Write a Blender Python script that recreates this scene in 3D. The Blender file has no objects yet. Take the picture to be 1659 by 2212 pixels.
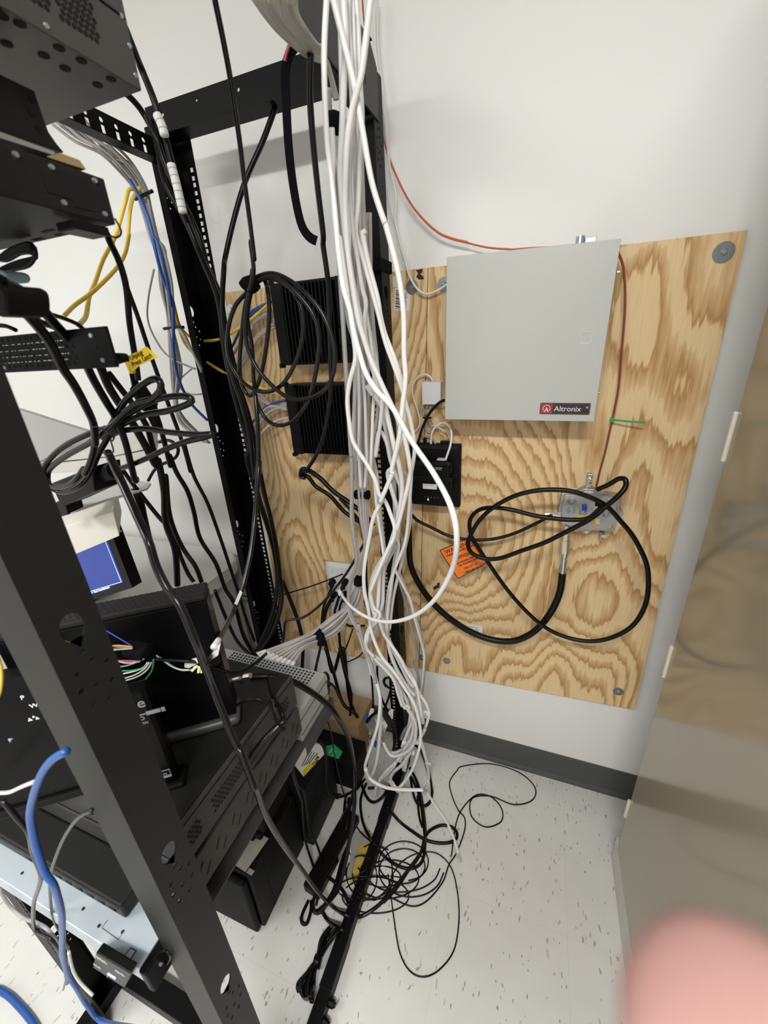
import bpy, bmesh, math, random
from mathutils import Vector, Matrix
random.seed(7)
PI = math.pi
scene = bpy.context.scene
COL = scene.collection

# ------------------------------------------------------------------ camera
F_PX, CX, CY = 872.8, 829.5, 1106.0
def _rot(a, b, c):
    yaw = Matrix(((math.cos(a), -math.sin(a), 0), (math.sin(a), math.cos(a), 0), (0, 0, 1)))
    base = Matrix(((1, 0, 0), (0, 0, -1), (0, 1, 0)))
    pit = Matrix(((1, 0, 0), (0, math.cos(b), -math.sin(b)), (0, math.sin(b), math.cos(b))))
    rol = Matrix(((math.cos(c), -math.sin(c), 0), (math.sin(c), math.cos(c), 0), (0, 0, 1)))
    return yaw @ base @ pit @ rol
ROT = _rot(0.37782632, -0.3926883, -0.05888916)
CAM = Vector((0, -1.06, 1.41086))
cam_data = bpy.data.cameras.new('camera')
cam_data.sensor_fit = 'VERTICAL'
cam_data.sensor_height = 36
cam_data.sensor_width = 27
cam_data.lens = F_PX / 2212 * 36
cam_data.clip_start = 0.005
cam_data.dof.use_dof = True
cam_data.dof.focus_distance = 1.15
cam_data.dof.aperture_fstop = 7.5
cam = bpy.data.objects.new('camera', cam_data)
cam.matrix_world = Matrix.Translation(CAM) @ ROT.to_4x4()
COL.objects.link(cam)
scene.camera = cam

# ------------------------------------------------------------------ light and exposure
world = bpy.data.worlds.new('world')
world.use_nodes = True
world.node_tree.nodes['Background'].inputs[0].default_value = (0.9, 0.95, 1, 1)
world.node_tree.nodes['Background'].inputs[1].default_value = 0.05
scene.world = world
def area(name, loc, sx, sy, power, col=(1, 0.99, 0.965)):
    l = bpy.data.lights.new(name, 'AREA')
    l.shape = 'RECTANGLE'; l.size = sx; l.size_y = sy; l.energy = power; l.color = col
    o = bpy.data.objects.new(name, l); o.location = loc
    COL.objects.link(o)
    return o
LIGHTS = [(0.15, -1.8, 2.405), (-1.7, -1.9, 2.405)]
area('troffer_light', LIGHTS[0], 1.0, 0.14, 18)
area('troffer_light', LIGHTS[1], 1.1, 0.5, 9)
scene.view_settings.view_transform = 'Standard'
scene.view_settings.look = 'None'
scene.view_settings.exposure = 1.27
scene.view_settings.gamma = 1
scene.view_settings.use_curve_mapping = False

# ------------------------------------------------------------------ pixel to place helpers
def ray(x, y):
    return ROT @ Vector(((x - CX) / F_PX, -(y - CY) / F_PX, -1))
def atY(x, y, Y):
    d = ray(x, y); return CAM + d * ((Y - CAM.y) / d.y)
def atX(x, y, X):
    d = ray(x, y); return CAM + d * ((X - CAM.x) / d.x)
def atZ(x, y, Z):
    d = ray(x, y); return CAM + d * ((Z - CAM.z) / d.z)
def depth(P):
    return -(ROT.transposed() @ (P - CAM)).z

# ------------------------------------------------------------------ materials
MATS = {}
def mat(name, col, rough=0.5, metal=0.0, var=0.08, nscale=30, bump=0.0, emit=None, estr=1, trans=0, spec=None, sss=0):
    if name in MATS: return MATS[name]
    m = bpy.data.materials.new(name); m.use_nodes = True
    nt = m.node_tree; b = nt.nodes['Principled BSDF']
    tc = nt.nodes.new('ShaderNodeTexCoord')
    nz = nt.nodes.new('ShaderNodeTexNoise'); nz.inputs['Scale'].default_value = nscale; nz.inputs['Detail'].default_value = 4
    nt.links.new(tc.outputs['Object'], nz.inputs['Vector'])
    mx = nt.nodes.new('ShaderNodeMix'); mx.data_type = 'RGBA'
    mx.inputs['A'].default_value = tuple(c * (1 - var) for c in col) + (1,)
    mx.inputs['B'].default_value = tuple(min(1, c * (1 + var)) for c in col) + (1,)
    nt.links.new(nz.outputs['Fac'], mx.inputs['Factor'])
    nt.links.new(mx.outputs['Result'], b.inputs['Base Color'])
    b.inputs['Roughness'].default_value = rough
    b.inputs['Metallic'].default_value = metal
    if spec is not None: b.inputs['Specular IOR Level'].default_value = spec
    if trans: b.inputs['Transmission Weight'].default_value = trans
    if sss:
        b.inputs['Subsurface Weight'].default_value = sss
        b.inputs['Subsurface Radius'].default_value = (0.01, 0.004, 0.002)
        b.inputs['Subsurface Scale'].default_value = 0.5
    if bump:
        bp = nt.nodes.new('ShaderNodeBump'); bp.inputs['Strength'].default_value = bump; bp.inputs['Distance'].default_value = 0.002
        n2 = nt.nodes.new('ShaderNodeTexNoise'); n2.inputs['Scale'].default_value = nscale * 8
        nt.links.new(tc.outputs['Object'], n2.inputs['Vector'])
        nt.links.new(n2.outputs['Fac'], bp.inputs['Height']); nt.links.new(bp.outputs['Normal'], b.inputs['Normal'])
    if emit:
        b.inputs['Emission Color'].default_value = tuple(emit) + (1,)
        b.inputs['Emission Strength'].default_value = estr
    MATS[name] = m
    return m
def M(n): return MATS[n]
mat('wall_paint', (0.80, 0.80, 0.785), 0.55, var=0.012, nscale=3, bump=0.06)
mat('ceiling_white', (0.82, 0.82, 0.8), 0.9, var=0.02)
mat('base_rubber', (0.075, 0.077, 0.075), 0.5, spec=0.35, var=0.1, nscale=12)
mat('black_steel', (0.0028, 0.0028, 0.003), 0.45, spec=0.12, var=0.1, nscale=40)
mat('grey_steel', (0.050, 0.050, 0.047), 0.5, spec=0.25, var=0.06, nscale=60)
mat('post_steel', (0.014, 0.014, 0.0125), 0.5, spec=0.22, var=0.06, nscale=60, bump=0.05)
mat('dark_steel', (0.014, 0.014, 0.0135), 0.5, spec=0.2, var=0.08, nscale=60)
mat('chassis_coat', (0.085, 0.085, 0.08), 0.42, 0.35, var=0.05, nscale=60)
mat('black_hole', (0.002, 0.002, 0.003), 0.9, var=0)
mat('black_plastic', (0.0035, 0.0035, 0.0035), 0.4, spec=0.18, var=0.1)
mat('soft_black', (0.005, 0.005, 0.005), 0.6, spec=0.15, var=0.1, bump=0.1)
mat('black_jacket', (0.0028, 0.0028, 0.0028), 0.33, spec=0.22, var=0.15, nscale=20)
mat('grey_jacket', (0.005, 0.005, 0.005), 0.25, spec=0.4, var=0.15, nscale=20)
mat('velcro', (0.006, 0.006, 0.008), 0.95, spec=0.1, var=0.3, nscale=300, bump=0.6)
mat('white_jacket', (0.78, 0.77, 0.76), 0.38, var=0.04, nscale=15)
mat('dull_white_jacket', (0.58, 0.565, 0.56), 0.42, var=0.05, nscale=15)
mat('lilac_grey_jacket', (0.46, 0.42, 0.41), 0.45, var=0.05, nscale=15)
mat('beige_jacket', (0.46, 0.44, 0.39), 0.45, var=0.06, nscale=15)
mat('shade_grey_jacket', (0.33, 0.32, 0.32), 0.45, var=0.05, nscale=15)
mat('blue_jacket', (0.012, 0.075, 0.30), 0.35, var=0.1)
mat('yellow_jacket', (0.92, 0.64, 0.08), 0.4, var=0.05)
mat('yellow_tag', (0.80, 0.56, 0.03), 0.5, var=0.05)
mat('red_jacket', (0.45, 0.09, 0.035), 0.4)
mat('brown_jacket', (0.20, 0.055, 0.03), 0.4)
mat('orange_jacket', (0.80, 0.25, 0.08), 0.4)
mat('green_jacket', (0.04, 0.33, 0.17), 0.4)
mat('pink_strip', (0.55, 0.10, 0.16), 0.6)
mat('green_plastic', (0.01, 0.33, 0.10), 0.4)
mat('enclosure_paint', (0.50, 0.505, 0.485), 0.32, var=0.015, nscale=4, bump=0.02)
mat('white_plastic', (0.74, 0.74, 0.75), 0.35, var=0.02)
mat('cream_plastic', (0.66, 0.65, 0.60), 0.4, var=0.03)
mat('warm_white_steel', (0.62, 0.60, 0.54), 0.4, var=0.03)
mat('pale_grey_plastic', (0.42, 0.42, 0.41), 0.5, var=0.04)
mat('silver', (0.52, 0.53, 0.54), 0.32, 0.85, var=0.05, nscale=8)
mat('bright_steel', (0.50, 0.57, 0.62), 0.42, 0.35, var=0.06, nscale=6)
mat('cast_aluminium', (0.42, 0.42, 0.41), 0.42, 0.75, var=0.08, nscale=40, bump=0.15)
mat('zinc', (0.42, 0.47, 0.50), 0.28, 0.8, var=0.1)
mat('brass_nickel', (0.72, 0.68, 0.55), 0.25, 1.0, var=0.05)
mat('clear_plastic', (0.85, 0.86, 0.86), 0.15, var=0.02, trans=0.55)
mat('cabinet_enamel', (0.31, 0.27, 0.20), 0.12, var=0.02, nscale=2, spec=0.9)
mat('paper_white', (0.78, 0.78, 0.77), 0.7, var=0.02)
mat('old_paper', (0.46, 0.44, 0.40), 0.8, var=0.15, nscale=25)
mat('ink', (0.012, 0.012, 0.012), 0.6, var=0)
mat('pale_ink', (0.42, 0.42, 0.42), 0.5, var=0)
mat('tag_orange', (0.92, 0.20, 0.02), 0.5, var=0.03)
mat('badge_black', (0.016, 0.012, 0.013), 0.35, var=0)
mat('badge_red', (0.34, 0.03, 0.035), 0.4, var=0)
mat('badge_white', (0.78, 0.78, 0.78), 0.4, var=0)
mat('blue_cap', (0.01, 0.07, 0.55), 0.4)
mat('vga_blue', (0.02, 0.05, 0.42), 0.4)
mat('cardboard', (0.36, 0.225, 0.11), 0.8, var=0.08, nscale=20)
mat('pale_yellow', (0.80, 0.74, 0.38), 0.6)
mat('tan_foam', (0.36, 0.27, 0.13), 0.9, var=0.15)
mat('screen_blue', (0.004, 0.006, 0.02), 0.3, emit=(0.005, 0.018, 0.14), estr=1.0)
mat('screen_white', (0.5, 0.6, 0.8), 0.3, emit=(0.25, 0.33, 0.5), estr=0.8)
mat('led_green', (0.1, 0.8, 0.1), 0.3, emit=(0.15, 1.0, 0.15), estr=2)
mat('lamp_diffuser', (0.9, 0.9, 0.88), 0.6, emit=(1, 0.98, 0.95), estr=2)
mat('skin', (0.40, 0.225, 0.205), 0.55, var=0.10, nscale=60, sss=0.3)
mat('nail', (0.75, 0.48, 0.42), 0.3)
mat('teal_plastic', (0.25, 0.40, 0.46), 0.5)
mat('navy_paper', (0.01, 0.03, 0.09), 0.5)

def plywood_material(name, seed):
    m = bpy.data.materials.new(name); m.use_nodes = True
    nt = m.node_tree; b = nt.nodes['Principled BSDF']; L = nt.links.new
    def N(t, **k):
        n = nt.nodes.new(t)
        for a, v in k.items(): n.inputs[a].default_value = v
        return n
    def mth(op, a, bb=None):
        n = nt.nodes.new('ShaderNodeMath'); n.operation = op
        for i, v in enumerate((a, bb)):
            if v is None: continue
            if isinstance(v, (int, float)): n.inputs[i].default_value = v
            else: L(v, n.inputs[i])
        return n.outputs[0]
    tc = N('ShaderNodeTexCoord')
    def scaled(sx, sz, off=0):
        mp = N('ShaderNodeMapping'); mp.inputs['Scale'].default_value = (sx, 1, sz)
        mp.inputs['Location'].default_value = (seed * 3.1 + off, seed, seed * 1.7)
        L(tc.outputs['Object'], mp.inputs['Vector']); return mp.outputs['Vector']
    big = N('ShaderNodeTexNoise', Scale=1.0, Detail=1.2, Roughness=0.4); L(scaled(3.6, 1.55), big.inputs['Vector'])
    fib = N('ShaderNodeTexNoise', Scale=1.0, Detail=2.0); L(scaled(130, 9, 4), fib.inputs['Vector'])
    fine = N('ShaderNodeTexNoise', Scale=1.0, Detail=3.0); L(scaled(420, 14, 8), fine.inputs['Vector'])
    mid = N('ShaderNodeTexNoise', Scale=1.0, Detail=3); L(scaled(15, 6, 2), mid.inputs['Vector'])
    h = mth('ADD', mth('MULTIPLY', big.outputs['Fac'], 23.0), mth('MULTIPLY', mth('SUBTRACT', fib.outputs['Fac'], 0.5), 0.75))
    h = mth('ADD', h, mth('MULTIPLY', mid.outputs['Fac'], 1.1))
    saw = mth('FRACT', h)
    rp = N('ShaderNodeValToRGB'); cr = rp.color_ramp
    cr.elements[0].position = 0.0; cr.elements[0].color = (0.45, 0.25, 0.095, 1)
    cr.elements[1].position = 1.0; cr.elements[1].color = (0.44, 0.245, 0.09, 1)
    for p, c in ((0.05, (0.55, 0.335, 0.14, 1)), (0.12, (0.76, 0.555, 0.30, 1)), (0.55, (0.78, 0.58, 0.325, 1)), (0.66, (0.68, 0.46, 0.23, 1)), (0.90, (0.55, 0.335, 0.145, 1))):
        e = cr.elements.new(p); e.color = c
    L(saw, rp.inputs['Fac'])
    tint = N('ShaderNodeMix'); tint.data_type = 'RGBA'; tint.blend_type = 'MULTIPLY'; tint.inputs['Factor'].default_value = 1
    fr = N('ShaderNodeMapRange'); fr.inputs['To Min'].default_value = 0.84; fr.inputs['To Max'].default_value = 1.13
    L(fine.outputs['Fac'], fr.inputs['Value'])
    L(rp.outputs['Color'], tint.inputs['A']); L(fr.outputs['Result'], tint.inputs['B'])
    L(tint.outputs['Result'], b.inputs['Base Color'])
    b.inputs['Roughness'].default_value = 0.62
    MATS[name] = m
plywood_material('plywood_a', 3.7)
plywood_material('plywood_b', 1.3)

def floor_material():
    m = bpy.data.materials.new('vinyl_tile'); m.use_nodes = True
    nt = m.node_tree; b = nt.nodes['Principled BSDF']; L = nt.links.new
    tc = nt.nodes.new('ShaderNodeTexCoord')
    nz = nt.nodes.new('ShaderNodeTexNoise'); nz.inputs['Scale'].default_value = 14; nz.inputs['Detail'].default_value = 5
    L(tc.outputs['Object'], nz.inputs['Vector'])
    base = nt.nodes.new('ShaderNodeMix'); base.data_type = 'RGBA'
    base.inputs['A'].default_value = (0.63, 0.63, 0.60, 1); base.inputs['B'].default_value = (0.71, 0.71, 0.685, 1)
    L(nz.outputs['Fac'], base.inputs['Factor'])
    cur = base.outputs['Result']
    for i, (sc, th, col, rot, sq) in enumerate(((95, 0.22, (0.36, 0.35, 0.33, 1), 0.5, 2.8), (80, 0.18, (0.48, 0.43, 0.34, 1), 2.0, 3.2), (120, 0.20, (0.30, 0.30, 0.30, 1), 1.2, 2.4), (62, 0.16, (0.52, 0.51, 0.48, 1), 2.6, 3.0))):
        mp = nt.nodes.new('ShaderNodeMapping'); mp.inputs['Rotation'].default_value = (0, 0, rot); mp.inputs['Scale'].default_value = (1, 1.0 / sq, 1)
        L(tc.outputs['Object'], mp.inputs['Vector'])
        dn = nt.nodes.new('ShaderNodeTexNoise'); dn.inputs['Scale'].default_value = 30
        L(mp.outputs['Vector'], dn.inputs['Vector'])
        add = nt.nodes.new('ShaderNodeMix'); add.data_type = 'RGBA'; add.blend_type = 'LINEAR_LIGHT'; add.inputs['Factor'].default_value = 0.018
        L(mp.outputs['Vector'], add.inputs['A']); L(dn.outputs['Color'], add.inputs['B'])
        v = nt.nodes.new('ShaderNodeTexVoronoi'); v.inputs['Scale'].default_value = sc
        L(add.outputs['Result'], v.inputs['Vector'])
        sep = nt.nodes.new('ShaderNodeSeparateColor'); L(v.outputs['Color'], sep.inputs['Color'])
        g = nt.nodes.new('ShaderNodeMath'); g.operation = 'LESS_THAN'; g.inputs[1].default_value = 0.17
        L(sep.outputs['Red'], g.inputs[0])
        ls = nt.nodes.new('ShaderNodeMath'); ls.operation = 'LESS_THAN'; ls.inputs[1].default_value = th
        L(v.outputs['Distance'], ls.inputs[0])
        mu = nt.nodes.new('ShaderNodeMath'); mu.operation = 'MULTIPLY'
        L(g.outputs[0], mu.inputs[0]); L(ls.outputs[0], mu.inputs[1])
        mx = nt.nodes.new('ShaderNodeMix'); mx.data_type = 'RGBA'
        L(mu.outputs[0], mx.inputs['Factor']); L(cur, mx.inputs['A']); mx.inputs['B'].default_value = col
        cur = mx.outputs['Result']
    br = nt.nodes.new('ShaderNodeTexBrick'); br.offset = 0
    br.inputs['Scale'].default_value = 1; br.inputs['Brick Width'].default_value = 0.305; br.inputs['Row Height'].default_value = 0.305
    br.inputs['Mortar Size'].default_value = 0.0006; br.inputs['Mortar Smooth'].default_value = 0
    mp = nt.nodes.new('ShaderNodeMapping'); mp.inputs['Location'].default_value = (-0.179 + 0.61, 0.424 + 0.61, 0)
    L(tc.outputs['Object'], mp.inputs['Vector']); L(mp.outputs['Vector'], br.inputs['Vector'])
    mx = nt.nodes.new('ShaderNodeMix'); mx.data_type = 'RGBA'
    L(br.outputs['Fac'], mx.inputs['Factor']); L(cur, mx.inputs['A']); mx.inputs['B'].default_value = (0.60, 0.59, 0.54, 1)
    L(mx.outputs['Result'], b.inputs['Base Color'])
    b.inputs['Roughness'].default_value = 0.33
    MATS['vinyl_tile'] = m
floor_material()

# ------------------------------------------------------------------ mesh helpers
def link(name, bm, m, parent=None, smooth=False):
    bmesh.ops.recalc_face_normals(bm, faces=bm.faces[:])
    me = bpy.data.meshes.new(name); bm.to_mesh(me); bm.free()
    for mm in (m if isinstance(m, (list, tuple)) else [m]):
        me.materials.append(M(mm) if isinstance(mm, str) else mm)
    if smooth:
        for p in me.polygons: p.use_smooth = True
    o = bpy.data.objects.new(name, me); COL.objects.link(o)
    if parent is not None: o.parent = parent; o.matrix_parent_inverse = parent.matrix_world.inverted()
    return o
def tag(o, label, cat, group=None):
    o['label'] = label; o['category'] = cat
    if group: o['group'] = group
    return o
def struct(o): o['kind'] = 'structure'; return o
def thing(name, label, cat, loc=(0, 0, 0), group=None):
    o = bpy.data.objects.new(name, None); COL.objects.link(o); o.location = loc
    o.empty_display_size = 0.02
    o.matrix_world = Matrix.Translation(Vector(loc))
    return tag(o, label, cat, group)
def BM(): return bmesh.new()
def box(bm, x0, x1, y0, y1, z0, z1, bev=0, mi=0, seg=2):
    vs = [bm.verts.new((x, y, z)) for x in (x0, x1) for y in (y0, y1) for z in (z0, z1)]
    idx = ((0, 1, 3, 2), (4, 6, 7, 5), (0, 4, 5, 1), (2, 3, 7, 6), (0, 2, 6, 4), (1, 5, 7, 3))
    fs = [bm.faces.new([vs[i] for i in f]) for f in idx]
    for f in fs: f.material_index = mi
    if bev:
        es = list({e for f in fs for e in f.edges})
        r = bmesh.ops.bevel(bm, geom=es, offset=bev, segments=seg, affect='EDGES', profile=0.5)
        for f in r['faces']: f.material_index = mi
    return vs
def prism(bm, pts, dv, mi=0, bev=0):
    """closed prism: polygon pts (3D) swept along dv"""
    dv = Vector(dv)
    a = [bm.verts.new(p) for p in pts]; b = [bm.verts.new(Vector(p) + dv) for p in pts]
    n = len(a)
    fs = [bm.faces.new(a), bm.faces.new(b[::-1])] + [bm.faces.new((a[i], b[i], b[(i + 1) % n], a[(i + 1) % n])) for i in range(n)]
    for f in fs: f.material_index = mi
    if bev:
        es = list({e for f in fs for e in f.edges})
        r = bmesh.ops.bevel(bm, geom=es, offset=bev, segments=2, affect='EDGES', profile=0.5)
        for f in r['faces']: f.material_index = mi
def cyl(bm, p0, p1, r0, r1=None, n=16, mi=0):
    r1 = r0 if r1 is None else r1
    p0 = Vector(p0); p1 = Vector(p1); d = (p1 - p0).normalized()
    u = d.orthogonal().normalized(); v = d.cross(u)
    a = [bm.verts.new(p0 + (u * math.cos(t) + v * math.sin(t)) * r0) for t in (2 * PI * i / n for i in range(n))]
    b = [bm.verts.new(p1 + (u * math.cos(t) + v * math.sin(t)) * r1) for t in (2 * PI * i / n for i in range(n))]
    fs = [bm.faces.new(a), bm.faces.new(b[::-1])] + [bm.faces.new((a[i], b[i], b[(i + 1) % n], a[(i + 1) % n])) for i in range(n)]
    for f in fs: f.material_index = mi
def plate(name, O, u, v, n, outline, holes, th, m, parent=None):
    """sheet with real holes: outline/holes are 2D loops in the (u,v) frame at O; thickness th along n"""
    O, u, v, n = Vector(O), Vector(u), Vector(v), Vector(n)
    bm = BM(); edges = []; loops = []
    for lp in [outline] + holes:
        vs = [bm.verts.new(O + u * a + v * b) for a, b in lp]
        loops.append(vs)
        edges += [bm.edges.new((vs[i], vs[(i + 1) % len(vs)])) for i in range(len(vs))]
    bmesh.ops.triangle_fill(bm, use_beauty=True, use_dissolve=False, edges=edges)
    faces = bm.faces[:]
    mp = {vv: bm.verts.new(vv.co + n * th) for lp in loops for vv in lp}
    for f in faces: bm.faces.new([mp[x] for x in reversed(f.verts)])
    for lp in loops:
        k = len(lp)
        for i in range(k):
            bm.faces.new((lp[i], lp[(i + 1) % k], mp[lp[(i + 1) % k]], mp[lp[i]]))
    return link(name, bm, m, parent)
def rect(cx, cy, w, h): return [(cx - w / 2, cy - h / 2), (cx + w / 2, cy - h / 2), (cx + w / 2, cy + h / 2), (cx - w / 2, cy + h / 2)]
def circ(cx, cy, r, n=12, ry=None): return [(cx + r * math.cos(2 * PI * i / n), cy + (ry or r) * math.sin(2 * PI * i / n)) for i in range(n)]
def spline(P, closed=False, seg=8):
    out = []; n = len(P)
    for i in range(n - 1):
        p0 = P[max(i - 1, 0)]; p1 = P[i]; p2 = P[i + 1]; p3 = P[min(i + 2, n - 1)]
        L_ = (p2 - p1).length
        k = max(2, min(seg, int(L_ / 0.006) + 1))
        for j in range(k):
            t = j / k; t2 = t * t; t3 = t2 * t
            out.append(0.5 * ((2 * p1) + (p2 - p0) * t + (2 * p0 - 5 * p1 + 4 * p2 - p3) * t2 + (3 * p1 - p0 - 3 * p2 + p3) * t3))
    out.append(P[-1].copy())
    return out
def tube(bm, C, r, n=8, mi=0, flat=None):
    """sweep a round (or flat=(w,h)) section along points C"""
    k = len(C); rings = []
    t = (C[1] - C[0]).normalized(); u = t.orthogonal().normalized()
    if flat:
        s = Vector((0, -1, 0)).cross(t)
        if s.length > 0.1: u = s.normalized()
    for i in range(k):
        t = (C[min(i + 1, k - 1)] - C[max(i - 1, 0)])
        if t.length < 1e-9: t = Vector((0, 0, 1))
        t.normalize()
        u = u - t * u.dot(t)
        u = u.normalized() if u.length > 1e-6 else t.orthogonal().normalized()
        v = t.cross(u)
        rr = r[i] if isinstance(r, list) else r
        if flat: ring = [bm.verts.new(C[i] + u * a * flat[0] + v * b * flat[1]) for a, b in ((-.5, -.5), (.5, -.5), (.5, .5), (-.5, .5))]
        else: ring = [bm.verts.new(C[i] + (u * math.cos(2 * PI * j / n) + v * math.sin(2 * PI * j / n)) * rr) for j in range(n)]
        rings.append(ring)
    m_ = len(rings[0])
    for a, b in zip(rings, rings[1:]):
        for j in range(m_):
            f = bm.faces.new((a[j], a[(j + 1) % m_], b[(j + 1) % m_], b[j])); f.material_index = mi
    for e in (rings[0][::-1], rings[-1]):
        f = bm.faces.new(e); f.material_index = mi

# ---- cables are traced as polylines through views of the photograph, each with its own distance from the wall
VIEWS = dict(a=(0, 0, 2.9625), b=(0, 480, 2.9625), c=(0, 960, 2.9625), d=(0, 1400, 2.9625), e=(0, 1652, 2.9625),
             f=(450, 0, 2.9625), g=(450, 480, 2.9625), h=(450, 960, 2.9625), i=(450, 1400, 2.9625), j=(450, 1652, 2.9625),
             k=(830, 480, 2.765), l=(830, 980, 2.765), m=(760, 1240, 4.424), n=(480, 1440, 5.184), p=(680, 0, 7.373),
             q=(640, 1380, 5.184), r=(640, 900, 4.423), s=(180, 1340, 5.267), t=(860, 780, 6.506), u=(380, 1640, 3.19),
             v=(220, 800, 6.38), w=(0, 820, 4.74), z=(0, 0, 1))
def px(view, x, y):
    ox, oy, s = VIEWS[view]; return ox + x / s, oy + y / s
def trace(spec, r=0.003):
    view = 'z'; L_ = []
    for tk in spec.split():
        if tk in VIEWS: view = tk; continue
        fl = tk.endswith('!'); tk = tk.rstrip('!'); Y = None
        if '@' in tk: tk, ys = tk.split('@'); Y = float(ys)
        x, y = map(float, tk.split(',')); x, y = px(view, x, y)
        if fl: Y = atZ(x, y, r).y
        L_.append([x, y, Y, fl])
    ks = [i for i, q in enumerate(L_) if q[2] is not None]
    if not ks: L_[0][2] = -0.3; ks = [0]
    out = []
    for i, (x, y, Y, fl) in enumerate(L_):
        if Y is None:
            lo = [k for k in ks if k < i]; hi = [k for k in ks if k > i]
            if lo and hi:
                a, b = lo[-1], hi[0]; Y = L_[a][2] + (L_[b][2] - L_[a][2]) * (i - a) / (b - a)
            else: Y = L_[lo[-1] if lo else hi[0]][2]
        P = atY(x, y, Y)
        if fl or P.z < r:
            P = atZ(x, y, r); P2 = atZ(x, y, 0.0435 + r)          # lies on the floor, or over the base rail where one is in the way
            if -0.374 < P2.x < -0.330 and -0.97 < P2.y < -0.10: P = P2
        if P.y > -r - 0.0005: P = atY(x, y, -r - 0.0005)
        out.append(P)
    return out
def cable(name, label, spec, w, m, group=None, cat='cable', r=None, flat=None, parent=None, sides=8):
    P = trace(spec, r or 0.003)
    if r is None:
        ds = sorted(depth(p) for p in P); r = w * ds[len(ds) // 2] / F_PX / 2
        r = max(r, 0.0008); P = trace(spec, r)
    C = spline(P)
    bm = BM(); tube(bm, C, r, sides, flat=flat)
    o = link(name, bm, m, parent, smooth=not flat)
    if parent is None: tag(o, label, cat, group)
    o['_r'] = r
    del o['_r']
    return o, C, r
def plug(parent, P, d, name='plug', m='clear_plastic', L_=0.020, w=0.0115, h=0.008):
    d = Vector(d).normalized(); u = d.cross(Vector((0, 1, 0.1))).normalized(); v = d.cross(u)
    bm = BM(); prism(bm, [P + u * a * w / 2 + v * b * h / 2 for a, b in ((-1, -1), (1, -1), (1, 1), (-1, 1))], d * L_, bev=0.0008)
    prism(bm, [P + d * L_ * 0.5 + u * a * w / 5 + v * b for a, b in ((-1, h / 2), (1, h / 2), (1, h / 2 + 0.003), (-1, h / 2 + 0.003))], d * (-L_ * 0.55))
    return link(name, bm, m, parent)
def flag(parent, C, frac, size=(0.014, 0.012), m='paper_white', side=1, name='label_flag'):
    i = int(frac * (len(C) - 1)); P = C[i]; d = (C[min(i + 1, len(C) - 1)] - C[max(i - 1, 0)]).normalized()
    u = d.cross(Vector((0, 1, 0))).normalized() * side
    bm = BM(); prism(bm, [P - d * size[1] / 2 - u * 0.005, P + d * size[1] / 2 - u * 0.005, P + d * size[1] / 2 + u * size[0], P - d * size[1] / 2 + u * size[0]], Vector((0, -0.0052, 0)) , bev=0)
    o = link(name, bm, m, parent)
    o['label'] = 'small white label folded round the cable'
    bm = BM(); c = P + u * size[0] * 0.55 + Vector((0, -0.0055, 0))
    for k in (-1, 1): box(bm, c.x - 0.002, c.x + 0.002, c.y - 0.0003, c.y, c.z + k * 0.0018 - 0.0006, c.z + k * 0.0018 + 0.0006)
    link('printed_mark', bm, 'ink', o)
    return o
def wrap(spec, label, w, m='velcro', name='velcro_strap', group=None, r=None, cat='strap', parent=None):
    return cable(name, label, spec, w, m, group, cat, r=r, sides=14, parent=parent)
def text(s, size, O, u, v, m, parent, name='lettering', ext=0.0004, align='LEFT', bold=0):
    cu = bpy.data.curves.new(name, 'FONT'); cu.body = s; cu.size = size; cu.extrude = ext; cu.align_x = align; cu.offset = bold
    cu.resolution_u = 3
    tmp = bpy.data.objects.new('tmp', cu); COL.objects.link(tmp)
    dg = bpy.context.evaluated_depsgraph_get()
    me = bpy.data.meshes.new_from_object(tmp.evaluated_get(dg))
    bpy.data.objects.remove(tmp)
    u = Vector(u).normalized(); v = Vector(v); v = (v - u * v.dot(u)).normalized(); n = u.cross(v)
    Mx = Matrix.Translation(Vector(O)) @ Matrix((u, v, n)).transposed().to_4x4()
    me.transform(Mx); me.materials.clear(); me.materials.append(M(m))
    o = bpy.data.objects.new(name, me); COL.objects.link(o)
    if parent is not None: o.parent = parent; o.matrix_parent_inverse = parent.matrix_world.inverted()
    return o
def quadY(pts, Y): return [atY(x, y, Y) for x, y in pts]
def slabY(name, pts, Y0, Y1, m, parent=None, bev=0):
    """front outline (pixels) at plane Y0 (nearer), sides straight back to Y1"""
    bm = BM(); prism(bm, quadY(pts, Y0), (0, Y1 - Y0, 0), bev=bev)
    return link(name, bm, m, parent)
def slabX(name, pts, X, dx, m, parent=None, bev=0):
    bm = BM(); prism(bm, [atX(x, y, X) for x, y in pts], (dx, 0, 0), bev=bev)
    return link(name, bm, m, parent)
def slabZ(name, pts, Z, dz, m, parent=None, bev=0):
    bm = BM(); prism(bm, [atZ(x, y, Z) for x, y in pts], (0, 0, dz), bev=bev)
    return link(name, bm, m, parent)

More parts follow.
